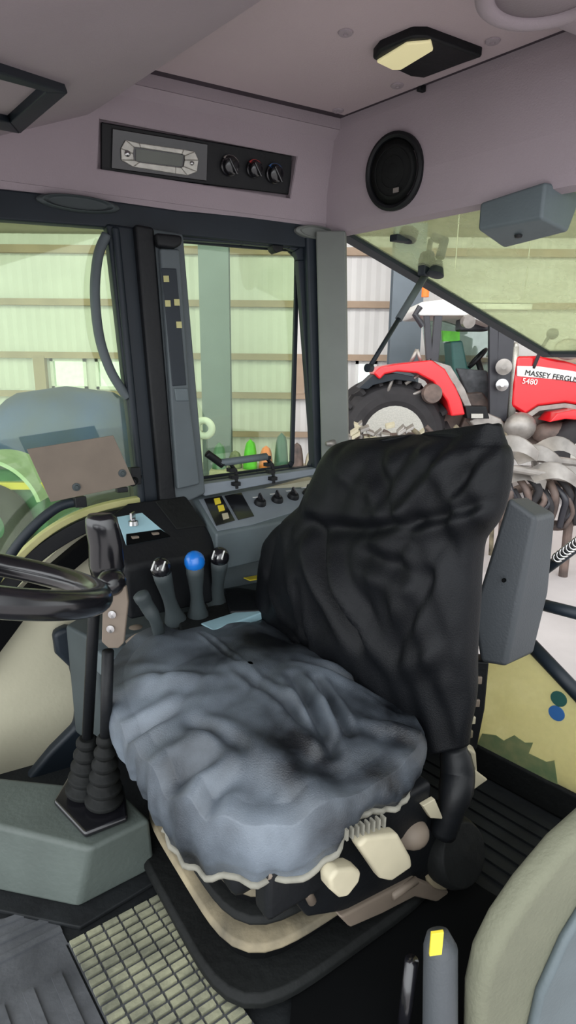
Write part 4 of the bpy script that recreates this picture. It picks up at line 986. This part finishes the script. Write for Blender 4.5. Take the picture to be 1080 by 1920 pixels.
# ================================================================== HOUSING BEHIND SEAT
Yh = 1.398
t = thing('rear_housing', 'tall dark grey plastic housing beside the seat back', 'housing', Py(890, 1400, Yh))
m = MB()
fr = [Py(950, 930, Yh), Py(1010, 968, Yh), Py(1000, 990, Yh-.07), Py(965, 1248, Yh-.04), Py(905, 1240, Yh), Py(890, 1160, Yh), Py(900, 1090, Yh)]
front = [Py(952, 932, 1.380), Py(1004, 968, 1.343), Py(972, 1110, 1.334), Py(950, 1252, 1.334), Py(905, 1240, 1.362), Py(890, 1150, 1.380)]
off = V((.045, .10, 0))
right = [Py(980, 932, 1.490), Py(1042, 962, 1.417), Py(1028, 1110, 1.398), Py(1000, 1232, 1.398)]
m.add([Py(952, 932, 1.380), Py(1006, 970, 1.339), Py(975, 1120, 1.334), Py(948, 1252, 1.334), Py(900, 1242, 1.371), Py(886, 1150, 1.389),
       Py(984, 930, 1.490), Py(1043, 962, 1.426), Py(1030, 1110, 1.408), Py(1002, 1225, 1.398), Py(930, 1220, 1.509), Py(905, 1150, 1.527)],
      [(0, 1, 2, 5), (5, 2, 3, 4), (6, 7, 1, 0), (1, 7, 8, 2), (2, 8, 9, 3), (3, 9, 10, 4), (4, 10, 11, 5), (5, 11, 6, 0), (6, 11, 8, 7), (11, 10, 9, 8)])
build(m, 'shell', 'housing', t, bevel=.012, seg=3)
m = MB(); m.lathe([(0, .006), (.001, .005), (-.001, .001)], Py(945, 1088, 1.345), (0, -1, 0), 12); build(m, 'screw_hole', 'void', t)
m = MB(); m.prism(pl(Py, [(870, 1238), (918, 1242), (910, 1330), (895, 1405), (868, 1420), (855, 1400), (868, 1320)], 1.408), (0, .05, 0)); build(m, 'support_post', 'black', t, bevel=.006)
for (x, y, mm) in ((897, 1275, 'tan'), (893, 1318, 'tan'), (885, 1350, 'cream'), (880, 1376, 'dusttan')):
    m = MB(); m.box(Py(x, y, 1.403), .018, .01, .022); build(m, 'clip', mm, t, bevel=.003)
m = MB(); m.prism(pl(Py, [(872, 1400), (893, 1412), (896, 1455), (868, 1468), (858, 1440)], 1.380), (0, .04, 0)); build(m, 'foot', 'cream', t, bevel=.006)
m = MB(); m.tube([Py(895, 1180, 1.426), K(.0, .62, .55)+V((0, 0, 0))], .02); build(m, 'mounting_arm', 'black', t, smooth=True)

# ================================================================== FLOOR MATS
t = thing('rubber_mat', 'ribbed black rubber mat behind the seat', 'mat', K(.3, .8, 0))
m = MB(); m.prism([K(.03, .55, 0), K(.85, .55, 0), K(.85, 1.25, 0), K(.03, 1.25, 0)], (0, 0, .006))
for k in range(18): m.prism([K(.05+k*.045, .56, .006), K(.05+k*.045+.026, .56, .006), K(.05+k*.045+.026, 1.24, .006), K(.05+k*.045, 1.24, .006)], (0, 0, .007))
build(m, 'mat_surface', 'mat_dark', t)
tag(t, t['label'], 'mat')
t = thing('seat_shade', 'flat black sheet standing in for shade under the near side of the seat', 'mat', Pz(700, 1850, 0))
m = MB(); m.prism(pl(Pz, [(560, 1720), (860, 1640), (960, 1700), (1000, 2100), (520, 2200)], .016), (0, 0, .004)); build(m, 'mat_surface', 'void', t)  # near-black sheet added where shade falls under the seat
t = thing('brick_mat', 'dusty floor mat with raised brick pattern before the seat', 'mat', Pz(250, 1800, 0))
o0 = Pz(128, 1772, 0); e1 = (Pz(450, 1990, 0)-Pz(262, 1700, 0)); e1.z = 0; L_ = e1.length; e1.normalize()
e2 = (Pz(330, 1665, 0)-Pz(128, 1772, 0)); e2.z = 0; Wd = e2.length*.86; e2.normalize(); print('mat', L_, Wd)
m = MB(); m.prism([o0, o0+e1*.75, o0+e1*.75+e2*Wd, o0+e2*Wd], (0, 0, .006)); build(m, 'backing', 'mat_grey', t)
m = MB(); nr, ncol = 6, 34
for i in range(nr):
    for j in range(ncol):
        p = o0+e2*(Wd*(i+.06)/nr)+e1*(.75*(j+.15)/ncol); aa = e2*(Wd/nr*.85); bb = e1*(.75/ncol*.62)
        m.prism([p, p+bb, p+bb+aa, p+aa], (0, 0, .013))
build(m, 'brick_pattern', 'mat_dust', t)
t = thing('ridged_mat', 'grey ridged floor mat at the lower left corner', 'mat', Pz(60, 1850, 0))
m = MB(); q0 = o0-e2*.36+e1*.0
m.prism([q0, q0+e1*.75, o0+e1*.75-e2*.005, o0-e2*.005], (0, 0, .005))
for k in range(6):
    s0 = q0+e2*(.03+k*.055)+e1*.06; m.prism([s0, s0+e1*.69, s0+e1*.69+e2*.02, s0+e2*.02], (0, 0, .012))
m.prism([q0-e1*.28, q0, o0, o0-e1*.10], (0, 0, .004))
for k in range(3): m.prism([q0-e1*(.05+.06*k), q0-e1*(.035+.06*k), o0-e1*(.035+.04*k), o0-e1*(.05+.04*k)], (0, 0, .009))
build(m, 'mat_surface', 'mat_grey', t)

# ================================================================== NEAR RIGHT
t = thing('near_fender', 'beige fender panel filling the lower right corner', 'fender', K(.9, 1.2, 0)); bq = 1.30
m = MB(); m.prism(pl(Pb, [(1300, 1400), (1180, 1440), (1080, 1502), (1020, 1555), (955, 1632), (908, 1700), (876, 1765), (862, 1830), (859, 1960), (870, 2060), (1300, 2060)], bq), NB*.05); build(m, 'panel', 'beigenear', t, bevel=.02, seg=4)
m = MB(); m.prism(pl(Pb, [(1200, 1560), (1085, 1685), (1045, 1750), (1000, 1850), (975, 1960), (990, 2060), (1300, 2060)], bq+.05), NB*.02); build(m, 'outer_strip', 'consolegrey', t, bevel=.008)
t = thing('brake_lever', 'dark metal hand lever with yellow tag near the fender', 'lever', V((.27, .75, 0)))
bs = V((.27, .75, .1)); tp = Py(826, 1775, .77)
m = MB(); m.tube([V((.27, .745, .0)), bs, tp, tp+V((-.004, .01, .02))], [.03, .03, .028, .018], 18); build(m, 'shaft', 'housing', t, smooth=True)
m = MB(); m.box(Py(818, 1768, .735), .02, .006, .045, X=V((1, 0, .2))); build(m, 'tag', 'yellow', t, bevel=.001)
m = MB(); m.tube([V((.215, .80, .0)), Py(772, 1800, .80)], .012); build(m, 'side_rod', 'gloss_black', t, smooth=True)

# ================================================================== LIGHT
w = bpy.data.worlds.new('World'); bpy.context.scene.world = w; w.use_nodes = True
bg = w.node_tree.nodes['Background']; bg.inputs[0].default_value = (.94, .975, 1, 1)
nt = w.node_tree; tc = nt.nodes.new('ShaderNodeTexCoord'); dt = nt.nodes.new('ShaderNodeVectorMath'); dt.operation = 'DOT_PRODUCT'
dt.inputs[1].default_value = V((-.45, -.78, .42)).normalized(); nt.links.new(tc.outputs['Generated'], dt.inputs[0])
mr = nt.nodes.new('ShaderNodeMapRange'); mr.inputs[1].default_value = -1; mr.inputs[2].default_value = 1
cr = nt.nodes.new('ShaderNodeValToRGB'); e = cr.color_ramp.elements
e[0].position = 0; e[0].color = (.48, .48, .48, 1); e[1].position = 1; e[1].color = (.95, .95, .95, 1)
for ps, vv in ((.30, .42), (.46, .15)):
    k = e.new(ps); k.color = (vv, vv, vv, 1)
ml = nt.nodes.new('ShaderNodeMath'); ml.operation = 'MULTIPLY'; ml.inputs[1].default_value = 4.3
nt.links.new(dt.outputs['Value'], mr.inputs[0]); nt.links.new(mr.outputs[0], cr.inputs[0]); nt.links.new(cr.outputs[0], ml.inputs[0]); nt.links.new(ml.outputs[0], bg.inputs[1])
def area(loc, target, sx, sy, e, col):
    l = bpy.data.lights.new('lamp', 'AREA'); l.shape = 'RECTANGLE'; l.size = sx; l.size_y = sy; l.energy = e; l.color = col
    o = bpy.data.objects.new('added_fill', l); COL.objects.link(o); o.location = loc  # area light without a fixture, added to brighten the barn
    o.rotation_euler = (V(target)-V(loc)).to_track_quat('-Z', 'Y').to_euler(); return o
area((-1.5, 9, 4.6), (-1, 13, .5), 6, .5, 120, (1, .97, .92))
area((4.5, 7.2, 4.9), (4, 12, .3), 6, .5, 120, (1, .97, .95))

# ================================================================== CAMERA / RENDER LOOK
cam = bpy.data.cameras.new('Camera'); co = bpy.data.objects.new('Camera', cam); COL.objects.link(co)
cam.sensor_fit = 'HORIZONTAL'; cam.sensor_width = 36; cam.lens = 36*F/1080; cam.clip_start = .02
co.matrix_world = Matrix.Translation(CAM) @ R.to_4x4(); bpy.context.scene.camera = co
s = bpy.context.scene; s.view_settings.view_transform = 'Standard'; s.view_settings.look = 'None'; s.view_settings.gamma = 1; s.view_settings.exposure = 0
s.view_settings.use_curve_mapping = False
